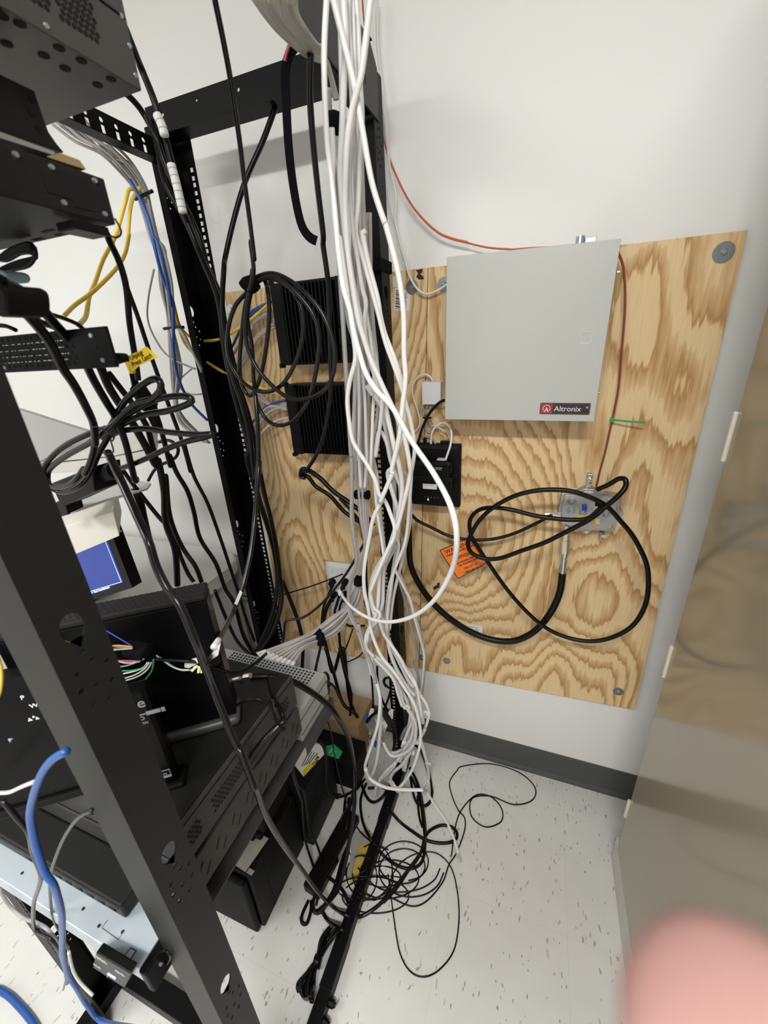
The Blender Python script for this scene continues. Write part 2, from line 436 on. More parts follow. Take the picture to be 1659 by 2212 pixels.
# ================================================================== THE ROOM
def room():
    X0, X1, Y0, Z1 = -2.9, 1.5, -2.9, 2.44
    def slab(name, *a, m='wall_paint'):
        bm = BM(); box(bm, *a); return struct(link(name, bm, m))
    slab('floor', X0 - .1, X1 + .1, Y0 - .1, 0.1, -0.08, 0, m='vinyl_tile')
    slab('ceiling', X0 - .1, X1 + .1, Y0 - .1, 0.1, Z1, Z1 + 0.08, m='ceiling_white')
    slab('wall_back', X0, X1, 0, 0.1, 0, Z1)
    slab('wall_left', X0 - .1, X0, Y0, 0, 0, Z1)
    slab('wall_right', X1, X1 + .1, Y0, 0, 0, Z1)
    slab('wall_front', X0, X1, Y0 - .1, Y0, 0, Z1)
    bm = BM()
    prof = [(0, 0), (-0.012, 0), (-0.010, 0.006), (-0.004, 0.016), (-0.003, 0.108), (-0.0015, 0.112), (0, 0.112)]
    prism(bm, [Vector((X0, y, z)) for y, z in prof], (X1 - X0, 0, 0))
    struct(link('baseboard_back', bm, 'base_rubber'))
room()
for k, (lx, ly, lz) in enumerate(LIGHTS):
    sx, sy = (1.2, 0.4) if k == 0 else (1.2, 0.6)
    t = thing('ceiling_light', ['long fluorescent ceiling panel above the plywood wall, out of view', 'wider fluorescent ceiling panel further from the plywood wall, out of view'][k], 'ceiling light', (lx, ly, 2.44))
    bm = BM()
    for a in ((-sx / 2, sx / 2, -sy / 2, -sy / 2 + .02), (-sx / 2, sx / 2, sy / 2 - .02, sy / 2), (-sx / 2, -sx / 2 + .02, -sy / 2 + .02, sy / 2 - .02), (sx / 2 - .02, sx / 2, -sy / 2 + .02, sy / 2 - .02)):
        box(bm, lx + a[0], lx + a[1], ly + a[2], ly + a[3], 2.41, 2.44)
    link('frame', bm, 'white_plastic', t)
    bm = BM(); box(bm, lx - sx / 2 + .02, lx + sx / 2 - .02, ly - sy / 2 + .02, ly + sy / 2 - .02, 2.42, 2.428); link('diffuser', bm, 'lamp_diffuser', t)

# ---------------------------------------------------------------- plywood backboards
YP = -0.015
def plywood():
    bm = BM(); prism(bm, quadY([(925.5, 578), (1616, 497), (1370, 1533), (906, 1446)], YP), (0, 0.0145, 0))
    rb = link('plywood_panel', bm, 'plywood_a')
    tag(rb, 'right plywood backboard carrying the grey enclosure and coax amplifier', 'plywood')
    # left board with the cut-out for the outlet: frame strips around the opening
    L_ = quadY([(484, 632), (924, 578), (904.5, 1445.5), (616, 1388)], YP)
    Hh = quadY([(698, 1209), (768, 1217), (779, 1338), (715, 1327)], YP)
    zt = lambda x: L_[0].z + (L_[1].z - L_[0].z) * (x - L_[0].x) / (L_[1].x - L_[0].x)
    O = Vector((0, YP, 0))
    out = [(p.x, p.z) for p in L_]; hole = [(p.x, p.z) for p in Hh]
    o = plate('plywood_panel', O, (1, 0, 0), (0, 0, 1), (0, 1, 0), out, [hole], 0.0145, 'plywood_b')
    tag(o, 'left plywood backboard behind the rack with two black switches and an outlet opening', 'plywood')
    # knots and stamps painted on the veneer
    for nm, lab, pts in (('knot_hole', 'dark split knot at the top edge of the left plywood', [(898, 583), (913, 581), (912, 588), (907, 592), (914, 597), (916, 603), (905, 604), (899, 598), (903, 591)]),
                         ('knot_hole', 'short dark torn knot low on the right plywood', [(936, 1268), (944, 1264), (944, 1260), (950, 1258), (949, 1270), (944, 1271), (937, 1276)])):
        k = slabY(nm, pts, YP - 0.0006, YP - 0.00005, 'brown_dark')
        k.name = nm; k.parent = rb if pts[0][0] > 930 else o; k['label'] = lab
mat('brown_dark', (0.035, 0.018, 0.01), 0.8)
plywood()

def washer(x, y, r, label):
    P = atY(x, y, YP - 0.0005)
    t = thing('fender_washer', label, 'washer', P, 'fender washers holding the plywood')
    bm = BM(); cyl(bm, P + Vector((0, -0.0002, 0)), P + Vector((0, -0.0022, 0)), r, r * 0.97, 28); link('washer_disc', bm, 'zinc', t)
    bm = BM(); cyl(bm, P + Vector((0, -0.0022, 0)), P + Vector((0, -0.006, 0)), r * 0.36, r * 0.2, 14)
    box(bm, P.x - r * 0.26, P.x + r * 0.26, P.y - 0.0066, P.y - 0.0055, P.z - 0.0006, P.z + 0.0006)
    link('screw_head', bm, 'silver', t)
for a in ((1563, 545, 0.0175, 'large zinc washer at the top right corner of the right plywood'),
          (1335, 1493, 0.0135, 'zinc washer at the bottom right corner of the right plywood'),
          (965, 1427, 0.0125, 'zinc washer at the bottom left corner of the right plywood'),
          (912, 1420, 0.0125, 'zinc washer low on the left plywood, just beside the rack post'),
          (890, 620, 0.0155, 'zinc washer at the top right corner of the left plywood'),
          (959, 614, 0.0155, 'zinc washer tucked against the left edge of the grey enclosure'),
          (500, 668, 0.0135, 'zinc washer at the top left corner of the left plywood')): washer(*a)

def enclosure():
    Yf = YP - 0.085
    base = atY(1120, 906, YP)
    t = thing('power_supply_enclosure', 'large square light grey steel enclosure with a red and black badge', 'electrical box', base)
    F = [(965, 555), (1342, 515), (1283, 911), (961, 906)]
    q = quadY(F, Yf)
    c = sum(q, Vector()) / 4
    body = [c + (p - c) * 0.985 for p in q]
    bm = BM(); prism(bm, [p + Vector((0, 0.006, 0)) for p in body], (0, YP - Yf - 0.0065, 0), bev=0.001); link('body', bm, 'enclosure_paint', t)
    bm = BM(); prism(bm, q, (0, 0.012, 0), bev=0.0012); d = link('door', bm, 'enclosure_paint', t)
    # knockout ring
    K = atY(1266, 730, Yf); pts = [K + Vector((0.012 * max(-.62, min(.62, math.cos(a) * 1.2)) / .8, -0.0006, 0.0105 * math.sin(a))) for a in (2 * PI * i / 28 for i in range(29))]
    bm = BM(); tube(bm, pts, 0.0006, 5); kk = link('lock_knockout', bm, 'white_plastic', d); kk['label'] = 'faint oval knockout ring'
    for (x, y) in ((1333, 588), (1292, 848)):
        P = atY(x, y, Yf + 0.02); bm = BM(); cyl(bm, P, P + Vector((0.004, 0, 0)), 0.003, n=10); link('screw', bm, 'silver', t)
    # badge
    B = quadY([(1167, 870), (1276, 871), (1273, 896), (1165, 894)], Yf)
    u = (B[1] - B[0]).normalized(); v = (B[0] - B[3]); v = (v - u * v.dot(u)).normalized(); n = Vector((0, -1, 0))
    w = (B[1] - B[0]).length; h = (B[0] - B[3]).length; O = B[3] + n * 0.0002
    def rr(x0, x1, y0, y1, r=0.002):
        out = []
        for cx, cy, a0 in ((x1 - r, y1 - r, 0), (x0 + r, y1 - r, 90), (x0 + r, y0 + r, 180), (x1 - r, y0 + r, 270)):
            out += [O + u * (cx + r * math.cos(math.radians(a0 + k * 30))) + v * (cy + r * math.sin(math.radians(a0 + k * 30))) for k in range(4)]
        return out
    bm = BM(); prism(bm, rr(0, w, 0, h), n * 0.0010); b = link('badge', bm, 'badge_black', d); b['label'] = 'red and black badge reading Altronix'
    bm = BM()
    g = 0.0014
    for a in ((g, w - g, g, g + .0005), (g, w - g, h - g - .0005, h - g), (g, g + .0005, g, h - g), (w - g - .0005, w - g, g, h - g)):
        prism(bm, [O + u * x + v * y + n * 0.0010 for x, y in ((a[0], a[2]), (a[1], a[2]), (a[1], a[3]), (a[0], a[3]))], n * 0.0003)
    link('badge_border', bm, 'badge_red', b)
    bm = BM(); prism(bm, [O + u * x + v * y + n * 0.0010 for x, y in ((g, g), (0.0255, g), (0.0255, h - g), (g, h - g))], n * 0.0002); link('badge_panel', bm, 'badge_red', b)
    text('Altronix', h * 0.66, O + u * 0.0285 + v * h * 0.28 + n * 0.0012, u, v, 'badge_white', b)
    text('®', h * 0.26, O + u * (w - 0.0085) + v * h * 0.55 + n * 0.0012, u, v, 'badge_white', b)
    # round mark with an A
    cc = O + u * 0.0135 + v * h * 0.5 + n * 0.0014; R = h * 0.30
    bm = BM(); tube(bm, [cc + u * R * math.cos(a) + v * (R * math.sin(a)) for a in [math.radians(-40 + 260 * i / 18) for i in range(19)]], 0.0006, 5)
    link('badge_ring', bm, 'badge_white', b)
    text('A', h * 0.62, cc - u * h * 0.2 - v * h * 0.32, u, v, 'badge_white', b)
enclosure()
def conduit():
    P = atY(1268, 519, -0.05)
    t = thing('cable_connector', 'small zinc cable connector poking up behind the grey enclosure', 'connector', P)
    bm = BM(); cyl(bm, P + Vector((-.012, 0, -.012)), P + Vector((-.012, 0, 0.008)), 0.009, 0.008, 14); link('connector_body', bm, 'zinc', t)
    bm = BM(); box(bm, P.x - .004, P.x + .016, P.y - .006, P.y + .006, P.z - .012, P.z + .004, 0.001); link('clamp', bm, 'silver', t)
conduit()

# ---------------------------------------------------------------- finned switches
def switch(F, label, upper):
    Yf, Yb = -0.075, YP - 0.0005
    q = quadY(F, Yf)
    x0 = (q[0].x + q[3].x) / 2; x1 = (q[1].x + q[2].x) / 2; z1 = (q[0].z + q[1].z) / 2; z0 = (q[2].z + q[3].z) / 2
    t = thing('finned_switch', label, 'network switch', ((x0 + x1) / 2, Yb, z0), 'black finned switches on the plywood')
    bm = BM(); box(bm, x0, x1, Yf + 0.012, Yb, z0, z1, 0.004); link('body', bm, 'black_plastic', t)
    bm = BM()
    fw = (x1 - x0) * 0.60; fx = x0 + (x1 - x0) * 0.16; n = 14
    for i in range(n):
        x = fx + fw * i / (n - 1); box(bm, x - 0.0016, x + 0.0016, Yf - 0.006, Yf + 0.012, z0 + 0.006, z1 - 0.008, 0)
    link('cooling_fins', bm, 'black_plastic', t)
    bm = BM(); box(bm, x0, x0 + (x1 - x0) * 0.14, Yf - 0.004, Yf + 0.012, z0 + 0.002, z1 - 0.002, 0.002)
    link('left_rail', bm, 'soft_black', t)
    bm = BM(); xr = x0 + (x1 - x0) * 0.80; zm = z0 + (z1 - z0) * 0.42
    box(bm, xr, x1, Yf - 0.004, Yf + 0.012, zm + 0.004, z1 - 0.002, 0.002)
    box(bm, xr, x1, Yf - 0.006, Yf + 0.012, z0 + (z1 - z0) * .22, zm, 0.001)
    box(bm, xr, x1, Yf - 0.004, Yf + 0.012, z0 + 0.002, z0 + (z1 - z0) * .20, 0.001)
    link('right_rail', bm, 'soft_black', t)
    for cx, cz in ((x0, z0), (x0, z1), (x1, z0), (x1, z1)):
        bm = BM(); box(bm, cx - 0.006, cx + 0.006, Yf - 0.003, Yf + 0.014, cz - 0.006, cz + 0.006, 0.003); link('corner_bumper', bm, 'soft_black', t)
    for i in range(5):
        z = z1 - (z1 - z0) * (0.2 + 0.13 * i)
        bm = BM(); box(bm, x0 - 0.007, x0 + 0.004, Yf + 0.020, Yf + 0.036, z - 0.007, z + 0.007, 0.001)
        link('port', bm, 'cream_plastic' if i else 'yellow_jacket', t)
    return x0, z0, z1
switch([(583, 612), (756, 590), (778, 780), (608, 793)], 'upper black finned switch with a yellow plug at its top left', True)
switch([(616, 835), (775, 822), (782, 983), (636, 986)], 'lower black finned switch under the first, half hidden by white cables', False)

# ---------------------------------------------------------------- gateway with strap, white jack box
def gateway():
    Yb = YP - 0.0005
    q = quadY([(884, 962), (994, 957), (994, 1094), (888, 1091)], -0.035)
    x0 = (q[0].x + q[3].x) / 2; x1 = (q[1].x + q[2].x) / 2; z1 = (q[0].z + q[1].z) / 2; z0 = (q[2].z + q[3].z) / 2
    t = thing('modem_gateway', 'black wall mounted modem with a green light and a white name strip', 'modem', ((x0 + x1) / 2, Yb, z0))
    bm = BM(); box(bm, x0, x1, -0.035, Yb, z0, z1, 0.003); link('back_plate', bm, 'soft_black', t)
    bm = BM(); prism(bm, [Vector((x0 + .012, -0.035, z1 - .012)), Vector((x1 - .012, -0.035, z1 - .012)), Vector((x1 - .004, -0.035, z1 - .003)), Vector((x0 + .004, -0.035, z1 - .003))], (0, -0.003, 0)); link('plate_lip', bm, 'dark_steel', t)
    bx1 = x1 - 0.017; bz1 = z1 - 0.036; bz0 = z0 + 0.012
    bm = BM(); box(bm, x0 + 0.004, bx1, -0.072, -0.0355, bz0, bz1, 0.010, seg=4); link('modem_body', bm, 'black_plastic', t, smooth=False)
    zs = bz0 + (bz1 - bz0) * 0.62
    bm = BM(); box(bm, x0 + 0.001, bx1 + 0.003, -0.0755, -0.0355, zs - 0.007, zs + 0.007, 0.0015); cyl(bm, (bx1 + .006, -.05, zs + .008), (bx1 + .006, -.062, zs + .008), 0.005, n=12)
    link('strap', bm, 'soft_black', t)
    bm = BM(); box(bm, bx1 - 0.075, bx1 - 0.037, -0.0735, -0.0722, zs - 0.028, zs - 0.014, 0); l = link('name_strip', bm, 'paper_white', t)
    text('FRONT DESK', 0.0052, (bx1 - 0.073, -0.0737, zs - 0.019), (1, 0, 0), (0, 0, 1), 'pale_ink', l)
    text('ACCESSORIES', 0.0032, (bx1 - 0.042, -0.0723, bz1 - 0.018), (1, 0, 0), (0, 0, 1), 'badge_white', t)
    text('Spectrum devices', 0.0026, (bx1 - 0.043, -0.0723, bz1 - 0.022), (1, 0, 0), (0, 0, 1), 'badge_white', t)
    for i in range(5):
        x = bx1 - 0.070 + i * 0.0088; zz = bz0 + 0.020
        bm = BM(); cyl(bm, (x, -0.0722, zz + 0.007), (x, -0.0728, zz + 0.007), 0.0011, n=5); link('icon', bm, 'pale_ink', t)
        bm = BM(); box(bm, x - 0.001, x + 0.001, -0.0730, -0.0718, zz - 0.003, zz + 0.003, 0)
        o = link('indicator_light', bm, 'led_green' if i == 1 else 'black_steel', t)
        if i == 1: o['label'] = 'lit green indicator'
    bm = BM(); box(bm, bx1 - 0.040, bx1 - 0.018, -0.060, -0.044, bz1 - 0.001, bz1 + 0.003, 0.0005); link('port_block', bm, 'cream_plastic', t)
    bm = BM(); box(bm, bx1 - 0.037, bx1 - 0.008, -0.033, -0.022, z1 - 0.002, z1 + 0.008, 0.001); link('terminal_block', bm, 'black_plastic', t)
    bm = BM(); box(bm, x0 + 0.038, x0 + 0.046, -0.033, -0.024, z1 - 0.001, z1 + 0.014, 0.001); link('power_plug', bm, 'black_plastic', t)
gateway()
def jack():
    q = quadY([(911, 826), (952, 825), (952, 874), (911, 874)], -0.042)
    x0, x1, z0, z1 = q[0].x, q[1].x, q[3].z, q[0].z
    t = thing('jack_box', 'small square white surface jack box left of the grey enclosure', 'jack box', ((x0 + x1) / 2, YP, z0))
    bm = BM(); box(bm, x0, x1, -0.042, -0.020, z0, z1, 0.0012); link('cover', bm, 'white_plastic', t)
    bm = BM(); box(bm, x0 + .001, x1 + .001, -0.0198, YP - 0.0002, z0 + .001, z1 + .001, 0.0005); link('base', bm, 'cream_plastic', t)
jack()

# ---------------------------------------------------------------- outlet
def outlet():
    P = quadY([(702, 1224), (765, 1232), (777, 1331), (716, 1323)], -0.006)
    t = thing('wall_outlet', 'white double wall outlet recessed in the plywood opening with four black plugs', 'outlet', P[3])
    bm = BM(); prism(bm, P, (0, 0.0055, 0), bev=0.001); link('cover_plate', bm, 'white_plastic', t)
    c = sum(P, Vector()) / 4; ux = (P[1] - P[0]) / 2; uz = (P[0] - P[3]) / 2
    for a in (-.45, .45):
        bm = BM(); k = c + ux * a + uz * 0.06 + Vector((0, -0.006, 0))
        prism(bm, [k + ux * .25 + uz * .62, k - ux * .25 + uz * .62, k - ux * .25 - uz * .62, k + ux * .25 - uz * .62], (0, 0.0062, 0), bev=0.0008); link('receptacle', bm, 'paper_white', t)
        for b in (.86, -.86):
            s_ = c + ux * a + uz * b; bm = BM(); cyl(bm, s_ + Vector((0, -.0058, 0)), s_ + Vector((0, -.0072, 0)), 0.0022, n=10); link('screw', bm, 'silver', t)
outlet()
PLUGS = [((718, 1257), 'upper left'), ((746, 1257), 'upper right'), ((722, 1284), 'lower left'), ((746, 1284), 'lower right')]
for (x, y), nm in PLUGS:
    P = atY(x, y, -0.018)
    t = thing('power_plug', 'black power plug in the %s socket of the wall outlet' % nm, 'plug', P, 'power plugs in the wall outlet')
    bm = BM(); cyl(bm, P + Vector((0, 0.005, 0)), P + Vector((0, -0.014, -0.001)), 0.0125, 0.0095, 14); link('plug_body', bm, 'black_plastic', t)
    bm = BM(); tube(bm, [P + Vector((0, -0.010, -0.004)), P + Vector((-.001, -0.012, -0.012)), P + Vector((-.002, -0.013, -0.022))], [0.006, 0.0052, 0.004], 8); link('strain_relief', bm, 'soft_black', t, smooth=True)

# ---------------------------------------------------------------- coax amplifier
def amplifier():
    Yf, Yb = -0.052, YP - 0.0005
    pts = [(1213, 1066), (1248, 1064), (1262, 1056), (1283, 1057), (1291, 1066), (1338, 1072), (1340, 1080), (1335, 1100), (1343, 1106), (1334, 1124), (1328, 1146), (1316, 1148), (1278, 1144), (1274, 1150), (1262, 1149), (1259, 1142), (1220, 1139), (1209, 1124), (1204, 1108), (1209, 1098)]
    P0 = atY(1270, 1145, Yb)
    t = thing('coax_amplifier', 'cast aluminium coax amplifier box with ringed ports and a blue cap', 'amplifier', P0)
    slabY('housing', pts, Yf + 0.010, Yb, 'cast_aluminium', t, bev=0.0015)
    c = sum(quadY(pts, Yf), Vector()) / len(pts)
    inner = [c + (p - c) * 0.90 for p in quadY(pts, Yf)]
    bm = BM(); prism(bm, inner, (0, 0.011, 0), bev=0.0015); link('cover', bm, 'cast_aluminium', t)
    for x, y in ((1235, 1083), (1234, 1102), (1259, 1106), (1309, 1110), (1317, 1086), (1288, 1110)):
        P = atY(x, y, Yf)
        bm = BM()
        for rr_ in (0.0085, 0.0048):
            pp = [P + Vector((rr_ * math.cos(2 * PI * k / 20), -0.0005, rr_ * math.sin(2 * PI * k / 20))) for k in range(21)]; tube(bm, pp, 0.0013, 6)
        link('port_ring', bm, 'cast_aluminium', t, smooth=True)
    P = atY(1262, 1092, Yf); bm = BM(); cyl(bm, P, P + Vector((0, -0.016, -0.003)), 0.0052, 0.0058, 12); o = link('port_cap', bm, 'blue_cap', t); o['label'] = 'bright blue rubber cap'
    lb = slabY('rating_label', [(1247, 1113), (1297, 1120), (1295, 1134), (1243, 1125)], Yf - 0.0008, Yf - 0.0001, 'yellow_tag', t); lb['label'] = 'small yellow label'
    q = quadY([(1287, 1119), (1296, 1120), (1295, 1132), (1286, 1131)], Yf - 0.0012); bm = BM(); prism(bm, q, (0, 0.0004, 0)); link('label_square', bm, 'paper_white', lb)
    # ears and feet
    for x, y in ((1208, 1105), (1341, 1106), (1266, 1145), (1302, 1154)):
        P = atY(x, y, -0.035); bm = BM(); cyl(bm, P + Vector((0, .018, 0)), P + Vector((0, -.012, 0)), 0.0055, 0.0048, 6); link('cover_bolt', bm, 'silver', t)
    P = atY(1300, 1150, -0.035); bm = BM(); cyl(bm, P, P + Vector((0, 0, -0.018)), 0.006, 0.005, 12); link('port_stub', bm, 'cast_aluminium', t)
    P = atY(1205, 1112, -0.04); bm = BM(); cyl(bm, P + Vector((0.006, 0, 0)), P + Vector((-0.018, 0, 0.0)), 0.0058, 0.0058, 6); cyl(bm, P + Vector((-0.018, 0, 0)), P + Vector((-0.03, 0, -0.001)), 0.0046, 0.0046, 12); link('side_connector', bm, 'brass_nickel', t)
    # lower connector chain to the thick trunk cable
    A = atY(1225, 1136, -0.042); B = atY(1222, 1168, -0.047); C_ = atY(1220, 1195, -0.052); D = atY(1215, 1240, -0.062)
    bm = BM(); cyl(bm, A, B, 0.0075, 0.0085, 6); cyl(bm, B, C_, 0.0105, 0.0105, 6); cyl(bm, C_, C_ + (D - C_) * 0.15, 0.0085, 0.008, 12); link('trunk_connector', bm, 'brass_nickel', t)
    bm = BM(); cyl(bm, C_ + (D - C_) * 0.1, D, 0.0072, 0.0075, 14); link('connector_sleeve', bm, 'silver', t)
amplifier()
def bracket():
    P = atY(1273, 1038, -0.030)
    t = thing('ground_block', 'small galvanised bracket with two brass screws above the amplifier', 'bracket', P)
    bm = BM(); box(bm, P.x - .006, P.x + .006, P.y - .001, YP - .0005, P.z - 0.028, P.z + 0.016, 0.001); link('bracket_strap', bm, 'zinc', t)
    for dz in (0.003, -0.009):
        bm = BM(); cyl(bm, P + Vector((0.001, -.001, dz)), P + Vector((0.001, -.010, dz)), 0.0048, 0.0040, 10); link('screw', bm, 'brass_nickel', t)
bracket()

# ---------------------------------------------------------------- warning tag
def warning_tag():
    Q = quadY([(949, 1189), (1022, 1157), (1056, 1214), (989, 1251)], -0.066)
    t = thing('warning_tag', 'orange square warning tag hanging crooked from the black coax cable', 'tag', Q[1])
    u = (Q[1] - Q[0]).normalized(); v = (Q[0] - Q[3]); v = (v - u * v.dot(u)).normalized(); n = Vector((0, -1, 0))
    W = (Q[1] - Q[0]).length; H = (Q[0] - Q[3]).length; O = Q[3]
    bm = BM(); prism(bm, Q, (0, 0.0008, 0)); link('tag_back', bm, 'ink', t)
    c = sum(Q, Vector()) / 4
    bm = BM(); prism(bm, [c + (p - c) * 0.95 + n * 0.0006 for p in Q], (0, 0.0005, 0)); link('tag_face', bm, 'tag_orange', t)
    for s_, sz, yy in (('WARNING!', 0.165, 0.82), ('UNDERGROUND CABLES', 0.080, 0.735), ('comcast.', 0.185, 0.55), ('BEFORE DIGGING, TRENCHING', 0.066, 0.42), ('OR PUSHING PIPE', 0.075, 0.33), ('CALL 811 or', 0.080, 0.20), ('1-800-689-8344', 0.088, 0.08)):
        text(s_, sz * H, O + u * W * 0.5 + v * H * yy + n * 0.0008, u, v, 'ink', t, align='CENTER', bold=0.00015)
warning_tag()
def sticker(name, label, pts, Y, parent=None, lines=(), bars=True):
    q = quadY(pts, Y); u = (q[1] - q[0]); v = (q[3] - q[0])
    bm = BM(); prism(bm, q, (0, 0.0006, 0)); o = link(name, bm, 'paper_white', parent)
    if parent is None: tag(o, label, 'sticker')
    bm = BM()
    if bars:
        k = 0.08
        while k < 0.9:
            wd = random.choice((0.02, 0.035, 0.05)); a, b = (0.08, 0.42) if bars == 'v' else (0.45, 0.9)
            if bars == 'v': pts3 = [q[0] + u * a + v * k, q[0] + u * b + v * k, q[0] + u * b + v * (k + wd), q[0] + u * a + v * (k + wd)]
            else: pts3 = [q[0] + u * k * .9 + v * a, q[0] + u * (k * .9 + wd * .6) + v * a, q[0] + u * (k * .9 + wd * .6) + v * b, q[0] + u * k * .9 + v * b]
            prism(bm, [p + Vector((0, -0.0004, 0)) for p in pts3], (0, 0.0003, 0)); k += wd * 2
        link('barcode', bm, 'ink', o)
    for s_, sz, a, b, rot in lines:
        uu, vv = (u, -v) if not rot else (v, u)
        text(s_, sz, q[0] + u * a + v * b + Vector((0, -0.0006, 0)), uu, vv, 'ink', o, ext=0.0002)
    return o
sticker('lumber_sticker', 'white barcode price sticker on the left plywood beside the rack post', [(853, 622), (886, 628), (884, 672), (851, 670)], YP - 0.0007, bars='v', lines=(('15/32 4X8 ACX', 0.0065, 0.68, 0.1, 1), ('PLYWOOD', 0.0065, 0.52, 0.2, 1)))
sticker('lumber_sticker', 'small white barcode sticker on the right plywood above the thick black cable', [(1009, 1348), (1043, 1353), (1041, 1372), (1007, 1366)], YP - 0.0007, bars=True, lines=(('PLYWOOD 4X8', 0.0045, 0.05, 0.3, 0),))
o = slabY('paper_scrap', [(848, 596), (870, 597), (869, 621), (849, 621)], YP - 0.0012, YP - 0.0002, 'cream_plastic'); tag(o, 'blank cream paper scrap above the barcode sticker on the left plywood', 'paper')

# ================================================================== RACK
XO, XL = -0.335, -0.862            # outer faces
def sq_holes(z0, z1, x):
    out = []; z = z0
    pat = (0.0159, 0.0159, 0.0127); i = 0
    while z < z1:
        out.append(rect(x, z, 0.0085, 0.0088)); z += pat[i % 3]; i += 1
    return out
def web_holes(za, zb, flip=1):
    out = []; z = za
    while z < zb:
        cy = 0.022
        out.append([(cy + 0.0095 * math.cos(a), z + 0.013 * math.sin(a)) for a in [math.radians(300 + 300 * k / 12) for k in range(13)]][:13] + [(cy - 0.0035, z - 0.026), (cy + 0.004, z - 0.026)][::-1])
        for dy, dz in ((-.010, -.040), (.004, -.036), (.014, -.046), (-.012, -.056), (.000, -.060), (.012, -.066), (-.009, -.074), (.004, -.080)):
            out.append(circ(cy + dy, z + dz, 0.0026, 8))
        z += 0.2995
    return out
def rack():
    t = thing('equipment_rack', 'tall black open four-post equipment rack hung with cables', 'rack', ((XO + XL) / 2, -0.5, 0))
    H = 1.875
    def post(x, xin, yf, yb, flange_y, m, label, start, web=True):
        p = bpy.data.objects.new('post', None); COL.objects.link(p); p.location = (x, yf, 0); p.matrix_world = Matrix.Translation((x, yf, 0))
        p.parent = t; p.matrix_parent_inverse = t.matrix_world.inverted(); p['label'] = label
        s = 1 if xin > x else -1
        plate('web', (x, yf, 0), (0, 1, 0), (0, 0, 1), (s, 0, 0), [(0, 0), (yb - yf, 0), (yb - yf, H), (0, H)], web_holes(0.317, 1.84) if web else [], 0.0022, m, p)
        yo = yb - 0.002 if flange_y == 'b' else yf
        bm = BM(); ya, yb_ = (yo, yo + .002) if flange_y == 'f' else (yo - .002, yo)
        xa = lambda a, b: (min(x + s * a, x + s * b), max(x + s * a, x + s * b))
        box(bm, *xa(.0023, .0455), ya, yb_, 0, H); box(bm, *xa(.0545, .062), ya, yb_, 0, H)
        hs = sq_holes(0.06, H - 0.05, 0.05); zp = 0
        for h_ in hs:
            box(bm, *xa(.0455, .0545), ya, yb_, zp, h_[0][1]); zp = h_[2][1]
        box(bm, *xa(.0455, .0545), ya, yb_, zp, H)
        link('mounting_flange', bm, m, p)
        yo2 = yf if flange_y == 'b' else yb
        bm = BM(); box(bm, min(x + s * .0023, x + s * 0.020), max(x + s * .0023, x + s * 0.020), yo2 if flange_y == 'b' else yo2 - .002, (yo2 + .002) if flange_y == 'b' else yo2, 0, H); link('lip', bm, m, p)
        return p
    post(XO, XL, -0.150, -0.100, 'b', 'black_steel', 'rear right post', 0.19)
    post(XL, XO, -0.170, -0.100, 'b', 'black_steel', 'rear left post', 0.19)
    # front right post: broad plain front face, holed side
    p = bpy.data.objects.new('post', None); COL.objects.link(p); p.matrix_world = Matrix.Translation((XO, -0.925, 0)); p.parent = t; p.matrix_parent_inverse = t.matrix_world.inverted()
    p['label'] = 'wide near post, front right'
    plate('web', (XO, -0.926, 0), (0, 1, 0), (0, 0, 1), (-1, 0, 0), [(0, 0), (0.044, 0), (0.044, H), (0, H)], web_holes(0.317, 1.8), 0.0022, 'post_steel', p)
    bm = BM(); box(bm, XO - 0.053, XO - 0.0023, -0.926, -0.924, 0, H); link('front_flange', bm, 'post_steel', p)
    bm = BM(); box(bm, XO - 0.053, XO - 0.051, -0.9239, -0.905, 0, H); link('return_lip', bm, 'post_steel', p)
    post(XL, XO, -0.926, -0.882, 'f', 'black_steel', 'front left post', 0.235)
    # base rails
    for x0, x1 in ((XO - 0.031, XO - 0.003), (XL + 0.003, XL + 0.031)):
        bm = BM(); box(bm, x0, x1, -0.97, -0.08, 0.002, 0.040, 0.0015); r_ = link('base_rail', bm, 'black_steel', t)
        bm = BM()
        for k in range(7):
            y = -0.95 + k * 0.045
            box(bm, x1 - 0.0005, x1 + 0.0006, y, y + 0.006, 0.012, 0.022); box(bm, x1 - 0.0005, x1 + 0.0006, y + 0.010, y + 0.016, 0.012, 0.022)
        link('slot', bm, 'silver' if False else 'black_hole', r_)
        for ya, yb in ((-0.34, -0.15), (-0.72, -0.62)):
            bm = BM(); box(bm, x0 - .0015, x1 + .0015, ya, yb, 0.002, 0.0425, 0.001); link('rail_sleeve', bm, 'black_steel', t)
        for y in (-0.76, -0.73):
            bm = BM(); cyl(bm, (x1 + .0005, y, 0.020), (x1 + .012, y, 0.020), 0.009, 0.008, 8); cyl(bm, (x1 + .012, y, .02), (x1 + .016, y, .02), 0.005, 0.005, 8); link('bolt', bm, 'black_steel', t)
    bm = BM(); box(bm, XL + 0.032, XO - 0.032, -0.875, -0.835, 0.002, 0.052, 0.0015); o = link('cross_rail', bm, 'black_steel', t)
    # top rails
    plate('top_rail', (XL + .002, -0.158, 1.862), (1, 0, 0), (0, 0, 1), (0, 1, 0), [(0, 0), (XO - XL - .004, 0), (XO - XL - .004, 0.05), (0, 0.05)], [circ(0.045, 0.030, 0.0032, 8), circ(0.14, 0.036, 0.0032, 8), circ(0.245, 0.03, 0.0032, 8), circ(0.41, 0.036, 0.0032, 8)], 0.002, 'black_steel', t)
    bm = BM(); box(bm, XL + .002, XO - .002, -0.1559, -0.110, 1.862, 1.864); box(bm, XL + .002, XO - .002, -0.1559, -0.1345, 1.910, 1.912); link('top_rail_web', bm, 'black_steel', t)
    slots = []
